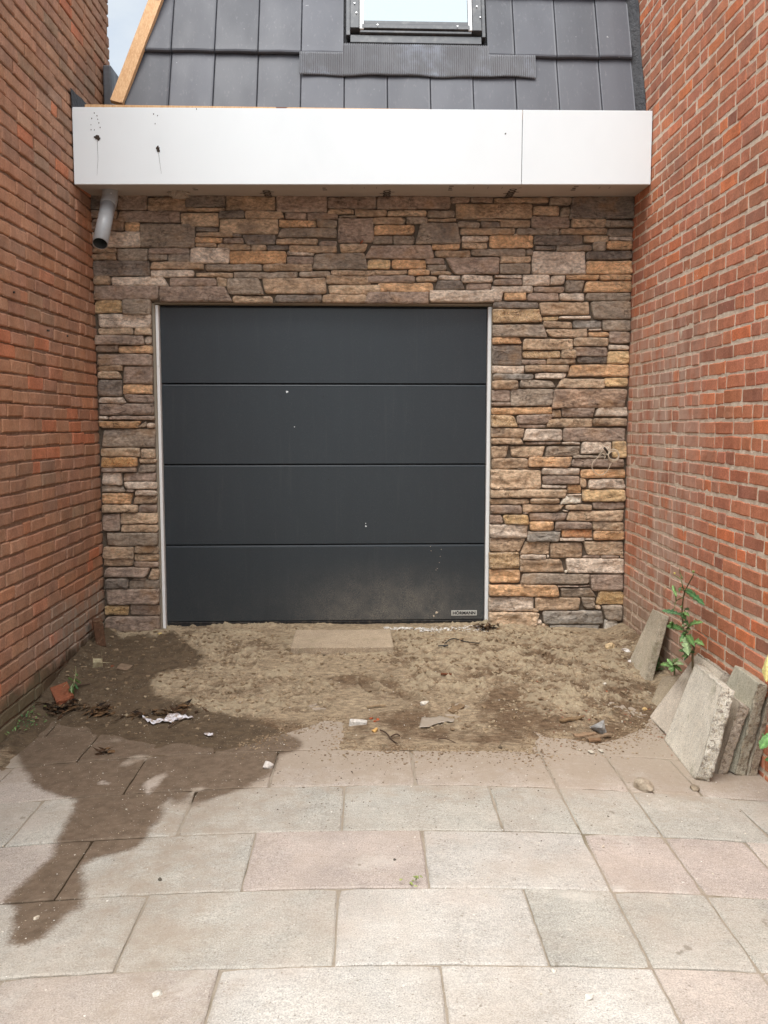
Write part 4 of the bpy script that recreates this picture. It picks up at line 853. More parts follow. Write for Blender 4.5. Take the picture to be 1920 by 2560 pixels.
# underlay / body of the roof
b = MB()
V = [rp_(x, s_, o_) for x in (-1.9, 1.745) for s_ in (-.45, nrow * rowh - .2) for o_ in (-.012, -.16)]
b.add(V, [(0, 1, 3, 2), (4, 6, 7, 5), (0, 4, 5, 1), (2, 3, 7, 6), (0, 2, 6, 4), (1, 5, 7, 3)])
ub = b.build('underlay', m_memb, roof, cols=False)
bm = bmesh.new(); bm.from_mesh(ub.data)
ret = bmesh.ops.bisect_plane(bm, geom=bm.verts[:] + bm.edges[:] + bm.faces[:], plane_co=Vector(tuple(hip0)) + hn * .03, plane_no=hn, clear_outer=True)
bmesh.ops.holes_fill(bm, edges=[e for e in bm.edges if e.is_boundary]); bm.to_mesh(ub.data); bm.free()
# hip board
ha = Vector(tuple(on_roof(251 * K, 219 * K, .06))); hb_ = Vector(tuple(on_roof(335 * K, -2 * K, .06))); dd = (hb_ - ha)
wv_ = dd.cross(rn).normalized() * .078
if wv_.x < 0: wv_ = -wv_
e_ = ha + dd * 4.5
off = wv_ * .5
V = []
for p in (ha, e_):
    for a, c_ in ((0, 0), (1, 0), (1, 1), (0, 1)): V.append(tuple(p - off + wv_ * a - rn * .035 * c_))
gp(mesh_obj('hip_board', V, [(0, 1, 2, 3), (7, 6, 5, 4), (0, 4, 5, 1), (1, 5, 6, 2), (2, 6, 7, 3), (3, 7, 4, 0)], m_wood, weld=True))
# membranes at both walls
def strip(pts, name, m, th=.006):
    V = []; n = len(pts)
    for a, b_ in pts: V += [tuple(a), tuple(b_)]
    Fc = [(2 * i, 2 * i + 1, 2 * i + 3, 2 * i + 2) for i in range(n - 1)]
    o = mesh_obj(name, V, Fc, m); sol = o.modifiers.new('thickness', 'SOLIDIFY'); sol.thickness = th; return o
pts = []
for i in range(40):
    s_ = -.12 + i * .07; x = 1.690 + .008 * math.sin(i * 1.3); pts.append((rp_(x, s_, .012 + .006 * math.sin(i * .9)), rp_(1.752, s_, .060 + .012 * math.sin(i * .7))))
gp(strip(pts, 'wall_flashing', m_memb))
pts = [(onx(px, py, -1.742), onx(px2, py2, -1.742)) for px, py, px2, py2 in ((179, 270, 176, 220), (188, 268, 190, 236), (202, 268, 203, 246), (214, 267, 213, 258), (217, 268, 217, 264))]
pts = [(a, b_) for a, b_ in pts]
gp(strip(pts, 'loose_membrane', m_memb, .004))
p0 = onx(277, 200, -1.70)
b = MB(); b.box(-1.745, -1.69, 6.30, 6.52, 3.52, 3.84); gp(b.build('lead_upstand', m_lead, cols=False, bevel=.01))
# roof window
win = empty('roof_window'); win.parent = gar; win.location = GL
def rbox(bm_, x0, x1, s0, s1, o0, o1):
    V = [rp_(x, s_, o_) for x in (x0, x1) for s_ in (s0, s1) for o_ in (o1, o0)]
    bm_.add(V, [(0, 1, 3, 2), (4, 6, 7, 5), (0, 4, 5, 1), (2, 3, 7, 6), (0, 2, 6, 4), (1, 5, 7, 3)])
def rx(dx, y=60): return on_roof(dx * K, y * K)[0]
def rsv(dy, off=0): return roof_s(on_roof(900 * K, dy * K, off))
stop = ws1 - .06
b = MB()
rbox(b, rx(748), rx(757), rsv(90), stop, 0, .05); rbox(b, rx(1038), rx(1046), rsv(90), stop, 0, .05)
rbox(b, rx(757), rx(776), rsv(80), stop, 0, .075); rbox(b, rx(1018), rx(1037), rsv(82), stop, 0, .075)
rbox(b, rx(757), rx(1037), rsv(104), rsv(88), 0, .045); rbox(b, rx(748), rx(1046), stop, stop + .08, 0, .08)
rbox(b, rx(778), rx(1016), rsv(86), rsv(81), 0, .060); rbox(b, rx(782), rx(1012), rsv(79), rsv(70), 0, .070); rbox(b, rx(786), rx(1010), rsv(69), rsv(61), 0, .062)
b.build('window_frame', m_alu, win, cols=False, bevel=.003)
for xa, xb_ in ((777, 786), (1009, 1017)):
    b = MB(); rbox(b, rx(xa), rx(xb_), rsv(80), stop, 0, .068); b.build('white_trim', m_white, win, cols=False, bevel=.002)
b = MB(); rbox(b, rx(786), rx(1009), rsv(62), stop, 0, .048); b.build('pane', m_glass, win, cols=False)
for dx, dy in ((766, 30), (1027, 32), (770, 50), (1034, 55), (815, 75), (985, 75)):
    p = Vector(rp_(rx(dx), rsv(dy), .078)); V, Fc = tube_v([tuple(p), tuple(p + rn * .006)], .004, 8); mesh_obj('screw', V, Fc, m_metal, win)
# pleated lead apron
def zig(dx):                                               # top edge in display pixels
    return 127 if dx < 740 or dx > 1053 else 106
fx0, fx1 = rx(648, 150), rx(1154, 150); per = .0135; npl = int((fx1 - fx0) / per); nu = npl * 5; nv = 14
V = []; Fc = []
xw0, xw1 = rx(741, 150), rx(1054, 150)
for i in range(nu + 1):
    x = fx0 + (fx1 - fx0) * i / nu; ph = i / 5 * 2 * math.pi
    mid = xw0 < x < xw1; top = rsv(107) if mid else rsv(126)
    bot = rsv(172) + .004 * math.sin(x * 9.0) + .003 * math.sin(x * 21 + 1) + .0025 * math.cos(ph)
    for j in range(nv + 1):
        v_ = j / nv; s_ = top + (bot - top) * v_; o_ = .047 + .004 * math.cos(ph) * (1 if mid or v_ > .05 else .3) + .003 * math.sin(x * 9) * v_ - .012 * v_
        V.append(rp_(x, s_, o_))
for i in range(nu):
    for j in range(nv): Fc.append((i * (nv + 1) + j, i * (nv + 1) + j + 1, (i + 1) * (nv + 1) + j + 1, (i + 1) * (nv + 1) + j))
o = mesh_obj('pleated_apron', V, Fc, m_lead, win, smooth=True); sol = o.modifiers.new('thickness', 'SOLIDIFY'); sol.thickness = .0015
# rainwater pipe under the soffit
pipe = tag(empty('downpipe', (-1.5, 5.85, 2.6)), 'short grey plastic rainwater pipe hanging under the left end of the white fascia', 'downpipe')
def Z4(cx, cy, D): return onf(150 + cx / 3.687, 440 + cy / 3.687, D)
pt = Z4(458, 128, 5.84); pa = Z4(458, 210, 5.83); pb = Z4(445, 262, 5.80); pe = Z4(370, 622, 5.60)
def rel(o): o.parent = pipe; o.location = (1.5, -5.85, -2.6); return o
rad_ = .0475 * 1.0
V, Fc = tube_v([(pt[0], pt[1], pt[2] + .02), tuple(pt), tuple(pa), tuple(pb), tuple(pb + (pe - pb) * .03)], .049, 28, 6); sock = rel(mesh_obj('elbow_socket', V, Fc, m_pipe, smooth=True))
V, Fc = tube_v([tuple(pb + (pe - pb) * -.02), tuple(pe)], .0435, 32)
o = rel(mesh_obj('pipe', V, Fc[:-2], m_pipe, smooth=True)); sol = o.modifiers.new('thickness', 'SOLIDIFY'); sol.thickness = .0032; sol.offset = 0
V, Fc = tube_v([tuple(pb), tuple(pe + (pe - pb) * .002)], .0405, 24)
rel(mesh_obj('pipe_bore_shade', V, [f[::-1] for f in Fc[:-1]], m_pipeshade, smooth=True))  # added inner tube: shade in the pipe mouth painted as dark colour
b = MB(); p = Z4(470, 158, 5.785); V, Fc = tube_v([tuple(p), (p[0], p[1] + .03, p[2])], .004, 8); b.add(V, Fc); rel(b.build('screw', m_metal, cols=False))
# foam / plastic scrap stuck under the soffit
cF = onf(150 + 1090 / 3.687, 440 + 120 / 3.687, 5.88)
bm = bmesh.new(); bmesh.ops.create_icosphere(bm, subdivisions=4, radius=1)
for v_ in bm.verts:
    d = v_.co.copy(); nzv = float(fbm(d.x * 2.5, d.y * 2.5, d.z * 2.5, o=4, s=77)); v_.co = Vector((d.x * .062, d.y * .05, d.z * .030)) * (1 + .5 * nzv)
me = bpy.data.meshes.new('plastic_scrap'); bm.to_mesh(me); bm.free(); me.materials.append(m_filmg)
o = bpy.data.objects.new('plastic_scrap', me); C.objects.link(o); o.location = (cF[0], cF[1], 2.900)
tag(o, 'crumpled grey plastic scrap wedged under the soffit, right of the downpipe', 'plastic scrap')

# coil of cable on the stone front
def Z2(cx, cy, D=5.955): return tuple(onf(1440 + cx / 10.37, 1080 + cy / 10.37, D))
coil = tag(empty('cable_coil', Z2(1000, 620, 5.99)), 'loose coil of white cable hanging out of the stone front right of the door', 'cable')
cl = coil.location.copy()
def crel(o): o.parent = coil; o.location = -cl; return o
b = MB(); rr = random.Random(8)
for k in range(5):
    cx, cy = 985 + rr.uniform(-25, 25), 615 + rr.uniform(-25, 25); a, c_ = 150 + rr.uniform(-25, 25), 130 + rr.uniform(-25, 25); rot = rr.uniform(-.3, .3)
    P = []
    for i in range(25):
        th_ = 2 * math.pi * i / 24; x = a * math.cos(th_); y = c_ * math.sin(th_)
        P.append(Z2(cx + x * math.cos(rot) - y * math.sin(rot), cy + x * math.sin(rot) + y * math.cos(rot), 5.955 - .006 * k + .010 * math.sin(th_ + k)))
    V, Fc = tube_v(P, .0025, 6, 2); b.add(V, Fc)
for P in ([(880, 820), (860, 920), (790, 1030), (690, 1100), (600, 1110), (500, 1060), (430, 970), (415, 880), (450, 770), (540, 680), (620, 570), (700, 480), (860, 370), (870, 400), (850, 520)],
          [(730, 400), (650, 320), (580, 310), (510, 350), (480, 440)], [(820, 600), (740, 570), (690, 560), (760, 620), (730, 700)], [(830, 600), (760, 540), (640, 590), (560, 680)]):
    V, Fc = tube_v([Z2(*p, 5.950 + .004 * math.sin(i)) for i, p in enumerate(P)], .0023, 6, 5); b.add(V, Fc)
crel(b.build('cable', m_cable, smooth=True, cols=False))
V, Fc = tube_v([Z2(735, 412, 5.93), Z2(800, 500, 5.95), Z2(850, 600, 5.99), Z2(860, 640, 6.02)], .0078, 10, 4); crel(mesh_obj('conduit_end', V, Fc, m_cabled, smooth=True))
V, Fc = tube_v([Z2(920, 800, 5.955), Z2(885, 860, 5.95), Z2(860, 930, 5.95)], .0030, 8, 3); crel(mesh_obj('wire_tip', V, Fc, m_cable, smooth=True))
# little copper pipe stub
p = onf(850 + 122 / 2.1545, 440 + 352 / 2.1545, 5.97)
V, Fc = tube_v([(p[0] - .02, 6.02, p[2] - .012), (p[0], 5.955, p[2])], .0055, 10)
tag(mesh_obj('pipe_stub', V, Fc, mat('copper', .4, lin((176, 110, 84)), metal=.6), smooth=True), 'thin copper pipe stub poking out of the stones above the door', 'pipe stub')
# wall plug rust heads on the left wall
for i, (px, py) in enumerate([(124 / 3.686, 700 + 112 / 3.686), (443 / 3.686, 700 + 465 / 3.686), (616 / 3.686, 700 + 515 / 3.686)]):
    p = onx(px, py, XLW + .004); V, Fc = tube_v([(p[0] - .01, p[1], p[2]), (p[0] + .008, p[1] - .002, p[2] - .001)], .0055, 8)
    tag(mesh_obj('wall_plug', V, Fc, m_cabled), ['rusty plug in the left brick wall, nearest the camera and the highest of three', 'rusty plug in the left brick wall, middle one of three', 'rusty plug in the left brick wall, the one of three closest to the stone pier'][i], 'wall plug', 'plugs in the left wall')

# ------------------------------------------------------------------ loose concrete slabs
def slab(name, BLp, BRp, TRp, TLp, th, seed, col, label, cat='concrete slab', group=None, rough=(1, 1, 1, 1), amp=.010, thv=None, chop=None):
    """corners of the near face (bottom-left, bottom-right, top-right, top-left); thickness goes behind."""
    BL_, BR_, TR_, TL_ = [Vector(p) for p in (BLp, BRp, TRp, TLp)]
    nrm = (BR_ - BL_).cross(TL_ - BL_).normalized()
    P, Q = shell(44, 36, 7); u, v, w_ = P[:, 0], P[:, 1], P[:, 2]
    B = np.outer((1 - u) * (1 - v), BL_) + np.outer(u * (1 - v), BR_) + np.outer(u * v, TR_) + np.outer((1 - u) * v, TL_)
    W = B - np.outer(w_ * th, nrm)
    wd = (BR_ - BL_).length; ht = (TL_ - BL_).length
    db = v * ht; dt = (1 - v) * ht; dl_ = u * wd; dr_ = (1 - u) * wd
    edge_d = np.minimum(np.minimum(dl_ + (0 if rough[3] else .0), dr_), np.minimum(db, dt))
    fall = np.exp(-edge_d / .012)
    ctr = np.array((BL_ + BR_ + TR_ + TL_) / 4) - np.array(nrm) * th / 2
    n1 = fbm(W[:, 0] * 18, W[:, 1] * 18, W[:, 2] * 18, o=4, s=seed); n2_ = fbm(W[:, 0] * 60, W[:, 1] * 60, W[:, 2] * 60, o=3, s=seed + 3)
    which = np.zeros(len(u)); 
    for dd_, rg in ((db, rough[0]), (dr_, rough[1]), (dt, rough[2]), (dl_, rough[3])): which = np.maximum(which, np.exp(-dd_ / .012) * rg)
    dirn = ctr - W; dirn -= np.outer(dirn @ np.array(nrm), nrm); dirn /= (np.linalg.norm(dirn, axis=1)[:, None] + 1e-9)
    W = W + dirn * (which * (amp * (n1 + .35) + .004 * n2_))[:, None]
    W = W + np.outer(.0016 * n2_ + .003 * n1, nrm)
    if chop:                                                # broken corners: (u0, v0, radius, depth)
        for (cu, cv, rr_c) in chop:
            dd_ = np.hypot((u - cu) * wd, (v - cv) * ht); k_ = np.clip(1 - dd_ / rr_c, 0, 1)
            tgt = ctr - W; tgt -= np.outer(tgt @ np.array(nrm), nrm); tgt /= (np.linalg.norm(tgt, axis=1)[:, None] + 1e-9)
            W = W + tgt * (k_ * rr_c * .55 * (1 + .3 * n1))[:, None]
    br = np.clip(which * (((u == 0) | (u == 1) | (v == 0) | (v == 1)) * 1.0), 0, 1)
    o = mesh_obj(name, W, Q, m_slab, None, np.tile(np.array(lin(col)), (len(W), 1)), {'broken': br}, smooth=True, weld=True)
    tag(o, label, cat, group); return o
def gpt(px, py, dz=-.004): p = ong(px, py); return (p[0], p[1], float(gz(p[0], p[1])) + dz)
def at(px, py, Y):
    d = ray(px, py); p = CAM + d * (Y / d[1]); return tuple(p)
GRP = 'slabs leaning on the right wall'
bl = gpt(1660, 1850); br = gpt(1742, 1957)
slab('concrete_slab', bl, br, at(1806, 1716, br[1] + .05), at(1738, 1657, bl[1] + .02), .060, 1, (226, 219, 202), 'biggest leaning concrete slab, in front of the others, bleached face, rough broken right edge', group=GRP, rough=(.4, 1, .5, .3), amp=.014, chop=[(1, 0, .05)])
bl = gpt(1623, 1791); 
slab('concrete_slab', bl, (bl[0] - .0, bl[1] - .42, bl[2] - .005), at(1812, 1676, bl[1] - .40), at(1745, 1630, bl[1] - .02), .055, 2, (206, 194, 176), 'brownish concrete slab half hidden behind the biggest leaning slab, its left corner showing', group=GRP, rough=(.6, .5, 1, .5), amp=.012)
z0 = gz(1.5, 3.8)
slab('concrete_slab', (1.470, 4.16, float(gz(1.47, 4.16)) - .004), gpt(1793, 1935), at(1853, 1756, 3.78), at(1800, 1712, 4.16), .052, 3, (200, 188, 170), 'low narrow concrete slab standing on edge just right of the biggest leaning slab', group=GRP, rough=(.8, 1, .4, .5), amp=.010)
slab('concrete_slab', (1.545, 4.12, float(gz(1.54, 4.12)) - .004), gpt(1839, 1940), at(1897, 1707, 3.78), at(1838, 1661, 4.08), .058, 4, (184, 178, 158), 'tall greenish concrete slab with pale top edge and badly broken near end, by the photo\'s right edge', group=GRP, rough=(.8, 1, .2, .5), amp=.020)
slab('concrete_slab', (1.612, 4.05, float(gz(1.61, 4.05)) - .004), gpt(1872, 1940), at(1925, 1735, 3.80), at(1890, 1715, 4.05), .050, 5, (184, 172, 152), 'last concrete slab of the leaning row, tight against the brick wall behind the greenish one', group=GRP, rough=(.8, 1, .5, .5), amp=.010)
bl = (1.560, 5.30, float(gs(1.56, 5.3)) - .05); br = (1.590, 5.03, float(gs(1.59, 5.03)) - .03)
tp = at(1672, 1541, 5.06); tl = at(1636, 1521, 5.30)
slab('concrete_slab', bl, br, at(1655, 1533, 5.06), at(1632, 1522, 5.32), .050, 6, (186, 175, 154), 'lone upright concrete slab leaning on the wall beside the stone front, away from the row', group=GRP, rough=(.4, .5, .3, .3), amp=.006)
a = G3(1625, 1752, .0); 
slab('concrete_slab', (a.x - .02, a.y - .02, a.z - .03), (a.x + .13, a.y - .22, a.z - .02), at(1702, 1684, a.y - .02), at(1655, 1690, a.y + .16), .035, 7, (160, 146, 124), 'small piece of concrete slab half buried in sand left of the leaning slabs', group=GRP, rough=(1, 1, 1, 1), amp=.012)
# step slab before the door
pA = onf(0, 0); fyl = 5.34; zt = .128
xl, xr = at(726, 1627, fyl)[0], at(985, 1625, fyl)[0]
slab('step_slab', (xl, fyl, zt), (xr, fyl, zt), (xr - .01, fyl + .42, zt + .012), (xl + .0, fyl + .42, zt + .010), .050, 9, (176, 158, 134), 'single concrete slab lying flat on the sand as a step in front of the dark door', 'step', rough=(.25, .6, .3, .2), amp=.004)

# ------------------------------------------------------------------ rubble and litter
def rock(name, px, py, size, seed, col, label, cat='stone', squash=.6, lift=.3, pts=14, group=None, rot=None, jit=.12, box=False):
    rr = random.Random(seed); p = G3(px, py)
    bm = bmesh.new(); sx, sy, sz = size
    for k in range(pts):
        if box: d = Vector((rr.choice((-1, 1)), rr.choice((-1, 1)), rr.choice((-1, 1)))) * .62; d = d + Vector((rr.uniform(-jit, jit), rr.uniform(-jit, jit), rr.uniform(-jit, jit)))
        else: d = Vector((rr.gauss(0, 1), rr.gauss(0, 1), rr.gauss(0, 1))).normalized() * rr.uniform(.8, 1.05)
        bm.verts.new((d.x * sx, d.y * sy, d.z * sz))
    bmesh.ops.convex_hull(bm, input=bm.verts)
    bmesh.ops.delete(bm, geom=[v_ for v_ in bm.verts if not v_.link_faces], context='VERTS')
    bmesh.ops.bevel(bm, geom=bm.edges[:], offset=min(size) * .10, segments=1, affect='EDGES')
    bmesh.ops.triangulate(bm, faces=bm.faces); bmesh.ops.subdivide_edges(bm, edges=bm.edges[:], cuts=2, use_grid_fill=True)
    for v_ in bm.verts:
        n_ = float(fbm(v_.co.x * 40, v_.co.y * 40, v_.co.z * 40 + seed, o=3, s=5)); v_.co += v_.co.normalized() * n_ * min(size) * .16
    me = bpy.data.meshes.new(name); bm.to_mesh(me); bm.free()
    a = me.attributes.new('col', 'FLOAT_COLOR', 'POINT'); cc_ = np.ones((len(me.vertices), 4)); cc_[:, :3] = lin(col); a.data.foreach_set('color', cc_.ravel())
    me.materials.append(m_rub); o = bpy.data.objects.new(name, me); C.objects.link(o)
    o.location = (p.x, p.y, p.z + sz * lift); o.rotation_euler = rot or (rr.uniform(-.2, .2), rr.uniform(-.2, .2), rr.uniform(0, 6)); tag(o, label, cat, group); return o
def z6(cx, cy): return 1300 + cx / 2.676, 1500 + cy / 2.676
def z4(cx, cy): return 700 + cx / 2.074, 1500 + cy / 2.074
def z3(cx, cy): return cx / 2.074, 1500 + cy / 2.074
rock('stone', *z6(600, 325), (.036, .034, .040), 1, (208, 182, 142), 'cream coloured angular stone on the sand near the right end of the stone front')
rock('plaster_piece', *z6(710, 338), (.036, .022, .018), 2, (196, 184, 172), 'pinkish white plaster lump, upper of three by the lone upright slab', 'plaster', group='plaster bits by the upright slab')
rock('plaster_piece', *z6(718, 372), (.032, .018, .012), 3, (220, 214, 206), 'thin white plaster flake, middle one of three by the lone upright slab', 'plaster', group='plaster bits by the upright slab')
rock('plaster_piece', *z6(738, 420), (.022, .020, .020), 4, (222, 214, 206), 'white plaster chip, lowest of three by the lone upright slab', 'plaster', group='plaster bits by the upright slab')
rock('stone', *z6(528, 885), (.042, .046, .052), 5, (158, 156, 152), 'grey faceted stone with a white broken end at the right edge of the sand', rot=(.3, .5, .6))
rock('stone', *z6(828, 1262), (.058, .044, .042), 6, (172, 158, 138), 'brown and white lump of stone lying on the paving left of the biggest leaning slab', rot=(.2, .3, -.6))
rock('stone', *z6(1172, 1268), (.030, .026, .016), 7, (150, 136, 116), 'small flat brown stone at the lower tip of the biggest leaning slab')
rock('stone', *z6(830, 735), (.018, .018, .015), 8, (206, 172, 118), 'small orange and cream pebble on the sand left of the leaning slabs')
rock('stone', *z6(563, 622), (.014, .014, .014), 9, (210, 200, 184), 'tiny white stone above an orange brick splinter on the right of the sand')
rock('brick_splinter', *z6(600, 655), (.024, .010, .008), 10, (186, 92, 54), 'orange brick splinter on the right of the sand', 'brick fragment')
rock('plaster_piece', *z6(475, 1020), (.022, .018, .008), 11, (206, 198, 180), 'crumbled white plaster on the paving, left one of a pair', 'plaster', group='crumbled plaster pair')
rock('plaster_piece', *z6(540, 1010), (.018, .016, .008), 12, (206, 198, 180), 'crumbled white plaster on the paving, right one of a pair', 'plaster', group='crumbled plaster pair')
rock('plaster_block', *z4(405, 645), (.062, .024, .020), 13, (214, 208, 198), 'white oblong plaster block in the sand beside the corner of an uncovered slab', 'plaster', box=True, pts=16, rot=(.1, .05, -.08))
rock('plaster_piece', *z4(747, 545), (.036, .020, .015), 14, (212, 204, 190), 'white plaster piece in the middle of the sand', 'plaster')
for i, (cx, cy) in enumerate([(475, 618), (492, 632), (505, 622)]): rock('brick_crumb', *z4(cx, cy), (.014, .010, .007), 20 + i, (184, 96, 62), ['left crumb of the orange brick heap right of the white plaster block', 'middle crumb of the orange brick heap, lying lowest', 'right crumb of the orange brick heap above the twig'][i], 'brick crumb', group='orange brick crumbs')
rock('plaster_piece', *z4(492, 682), (.018, .018, .018), 15, (222, 178, 110), 'orange and white crumb below the orange brick crumbs', 'plaster')
rock('plaster_piece', *z3(1382, 868), (.036, .032, .024), 16, (208, 200, 190), 'white plaster lump on the right rim of the wet patch', 'plaster', pts=10)
rock('cobble', *z3(508, 345), (.042, .038, .040), 17, (176, 164, 132), 'speckled square granite lump on the wet sand by the left wall', 'cobble', box=True, pts=18, rot=(.3, .1, .3))
rock('brick_fragment', *z3(580, 348), (.022, .016, .012), 18, (128, 78, 56), 'small red brick bit between the granite lump and a flat concrete piece', 'brick fragment')
rock('concrete_fragment', *z3(645, 358), (.055, .040, .016), 19, (132, 112, 92), 'flat brown concrete piece on the wet sand, right of the granite lump', 'concrete fragment', box=True, pts=18, rot=(.35, .1, -.3))
rock('stone', *z4(1145, 768), (.016, .014, .012), 31, (104, 92, 76), 'small dark pebble at the seam between sand and paving')
rock('stone', 1120 + 860 / 10.37, 1500 + 900 / 10.37, (.010, .010, .008), 32, (222, 210, 190), 'tiny white crumb on the sand below the right door post')
rock('stone', *z3(845, 190), (.030, .022, .016), 33, (104, 88, 68), 'dark stone at the foot of the left stone pier')
rock('plaster_piece', *z3(830, 178), (.020, .014, .012), 34, (216, 190, 130), 'yellow foam crumb at the foot of the left stone pier', 'foam crumb')
for i, (dx, dy, s_, c_) in enumerate([(342, 2150, .018, (214, 208, 194)), (1271, 2154, .020, (226, 220, 206)), (78, 1984, .013, (204, 190, 168)), (347, 1900, .012, (110, 104, 92)), (852, 1858, .008, (90, 84, 76)), (1197, 2098, .012, (222, 214, 198)), (1303, 1830, .010, (214, 200, 182))]):
    lab = ['white pebble on the nearest paving at the left', 'white oblong pebble on the nearest paving at the right', 'pale pebble in the tail of the wet patch', 'dark pebble on the paving right of the wet patch', 'tiny dark pebble on a pink slab in the centre', 'white pebble stuck in a joint right of centre', 'small pinkish pebble where two slab joints cross at the right'][i]
    rock('pebble', dx * K, dy * K, (s_, s_ * .75, s_ * .55), 40 + i, c_, lab, 'pebble')
# bricks
def brick_thing(name, c, dims, rot, col, label, seed):
    P, Q = shell(12, 8, 6); W = (P - .5) * np.array(dims); n_ = fbm(W[:, 0] * 30, W[:, 1] * 30, W[:, 2] * 30, o=4, s=seed)
    W = W * (1 + .05 * n_[:, None]); k_ = np.maximum(0, (P[:, 0] - .7) / .3); W[:, 0] += k_ * .03 * fbm(W[:, 1] * 30, W[:, 2] * 30, o=3, s=seed + 1)
    o = mesh_obj(name, W, Q, m_rub, None, np.tile(np.array(lin(col)), (len(W), 1)), smooth=False, weld=True); o.location = c; o.rotation_euler = rot
    b_ = o.modifiers.new('bevel', 'BEVEL'); b_.width = .003; b_.segments = 1; b_.limit_method = 'ANGLE'; b_.angle_limit = R(50)
    tag(o, label, 'brick'); return o
p = G3(*z3(340, 515)); brick_thing('brick', (p.x - .02, p.y + .02, p.z + .012), (.20, .095, .06), (.25, .12, R(-62)), (150, 92, 66), 'broken red brick lying half buried beside the weed at the left wall', 3)
p = G3(*z3(508, 235)); brick_thing('brick', (p.x, p.y + .03, p.z + .06), (.17, .09, .060), (0, R(84), R(20)), (104, 76, 58), 'dirty brown brick standing on end in the corner between left wall and stone pier', 4)
# slate / timber shards
def shard(px, py, ln, wd, rz, col, label, seed, name='wood_shard', cat='wood shard', group=None, tilt=.08):
    p = G3(px, py); P, Q = shell(14, 5, 2); W = (P - .5) * np.array([ln, wd, .008]); W[:, 1] *= 1 - .6 * np.abs(P[:, 0] - .4)
    n_ = fbm(W[:, 0] * 40, W[:, 1] * 40, o=3, s=seed); W[:, 1] += .006 * n_; W[:, 2] += .004 * n_
    o = mesh_obj(name, W, Q, m_rub, None, np.tile(np.array(lin(col)), (len(W), 1)), weld=True); o.location = (p.x, p.y, p.z + .010); o.rotation_euler = (tilt, -tilt * .6, rz); tag(o, label, cat, group)
shard(*z6(435, 912), .11, .035, .1, (150, 124, 98), 'brown wood splinter left of the grey faceted stone, lying flat', 1, group='wood shards at the sand edge')
shard(*z6(525, 925), .14, .03, .25, (142, 120, 96), 'longest wood splinter, just below the grey faceted stone', 2, group='wood shards at the sand edge')
shard(*z6(498, 948), .06, .03, .1, (134, 106, 80), 'short wood splinter, lowest of those below the grey faceted stone', 3, group='wood shards at the sand edge')
shard(*z6(345, 808), .13, .03, .3, (132, 108, 80), 'wood splinter on the sand up left of the grey faceted stone', 4, group='wood shards at the sand edge')
shard(*z4(915, 572), .12, .045, .9, (132, 110, 84), 'flat slanting wooden chip in the middle of the sand right of the white plaster', 5)
shard(*z4(862, 430), .06, .018, -.2, (110, 66, 44), 'small reddish wood chip near the upper middle of the sand', 6)
shard(*z4(500, 562), .10, .012, .15, (168, 146, 116), 'thin pale stick lying flat in the sand left of the white plaster piece', 8)
# twigs
def twig(pts, r, label, conv, name='twig', m=m_twig, cat='twig', dz=.006, seed=0):
    P = []
    rr = random.Random(seed)
    for i, (cx, cy) in enumerate(pts): p = G3(*conv(cx, cy)); P.append((p.x, p.y, p.z + dz + (.006 * math.sin(i * 2.1) + .004)))
    V, Fc = tube_v(P, (r, r * .6), 6, 5); tag(mesh_obj(name, V, Fc, m, smooth=True), label, cat)
twig([(520, 685), (550, 705), (580, 730), (608, 755)], .0040, 'forked dark twig below the orange crumb, long arm', z4)
twig([(575, 720), (600, 712), (622, 708)], .0045, 'short pale stub of twig crossing the forked dark twig', z4)
twig([(820, 732), (860, 736), (910, 745)], .003, 'thin straight twig at the lower right middle of the sand', z4)
twig([(820, 256), (870, 250), (850, 240), (860, 225), (900, 212), (965, 210), (972, 232), (1030, 236), (1085, 234)], .0045, 'bent dark wire lying on the sand right of the step slab', z4, 'wire', m_cabled, 'wire')
twig([(1330, 1175), (1400, 1145), (1500, 1110), (1590, 1085)], .0035, 'dark twig just under the white film scrap', lambda a, b_: (100 + a / 4.1475, 1540 + b_ / 4.1475))
twig([(350, 765), (420, 740), (520, 712)], .006, 'dark bent stick poking out from under the weed at the left wall', lambda a, b_: (100 + a / 4.1475, 1540 + b_ / 4.1475))
# leaf litter clumps
def litter(px, py, rx_, ry_, n, seed, label):
    rr = random.Random(seed); b = MB(); c = G3(px, py)
    for k in range(n):
        x = c.x + rr.gauss(0, rx_); y = c.y + rr.gauss(0, ry_); z = gs(x, y) + rr.uniform(.002, .022); a = rr.uniform(0, 6.3); l_ = rr.uniform(.012, .045); w_ = l_ * rr.uniform(.12, .4)
        d = Vector((math.cos(a), math.sin(a), rr.uniform(-.5, .5))).normalized() * l_; s_ = Vector((-math.sin(a), math.cos(a), rr.uniform(-.6, .6))).normalized() * w_; p = Vector((x, y, z))
        V = [p - d, p - s_ + Vector((0, 0, .004)), p + d, p + s_, p + Vector((0, 0, .005))]
        b.add([tuple(v_) for v_ in V], [(0, 1, 4), (1, 2, 4), (2, 3, 4), (3, 0, 4)], lin(rr.choice([(58, 44, 32), (74, 54, 38), (92, 70, 48), (40, 32, 26), (120, 92, 64)])))
    o = b.build('leaf_litter', m_rub); tag(o, label, 'leaf litter')
litter(*z3(515, 592), .030, .03, 60, 1, 'dark clump of rotten leaves in the wet sand left of the white film')
litter(*z3(325, 572), .055, .03, 80, 2, 'brown leaf litter below the broken red brick at the left wall')
litter(*z3(790, 598), .09, .02, 50, 3, 'thin line of dark leaf bits above the white film scrap')
litter(*z3(950, 556), .02, .015, 22, 4, 'small dark clump of leaf bits up right of the white film scrap')
litter(*z3(540, 795), .018, .012, 14, 5, 'few dark leaf bits on the wet paving below the film')
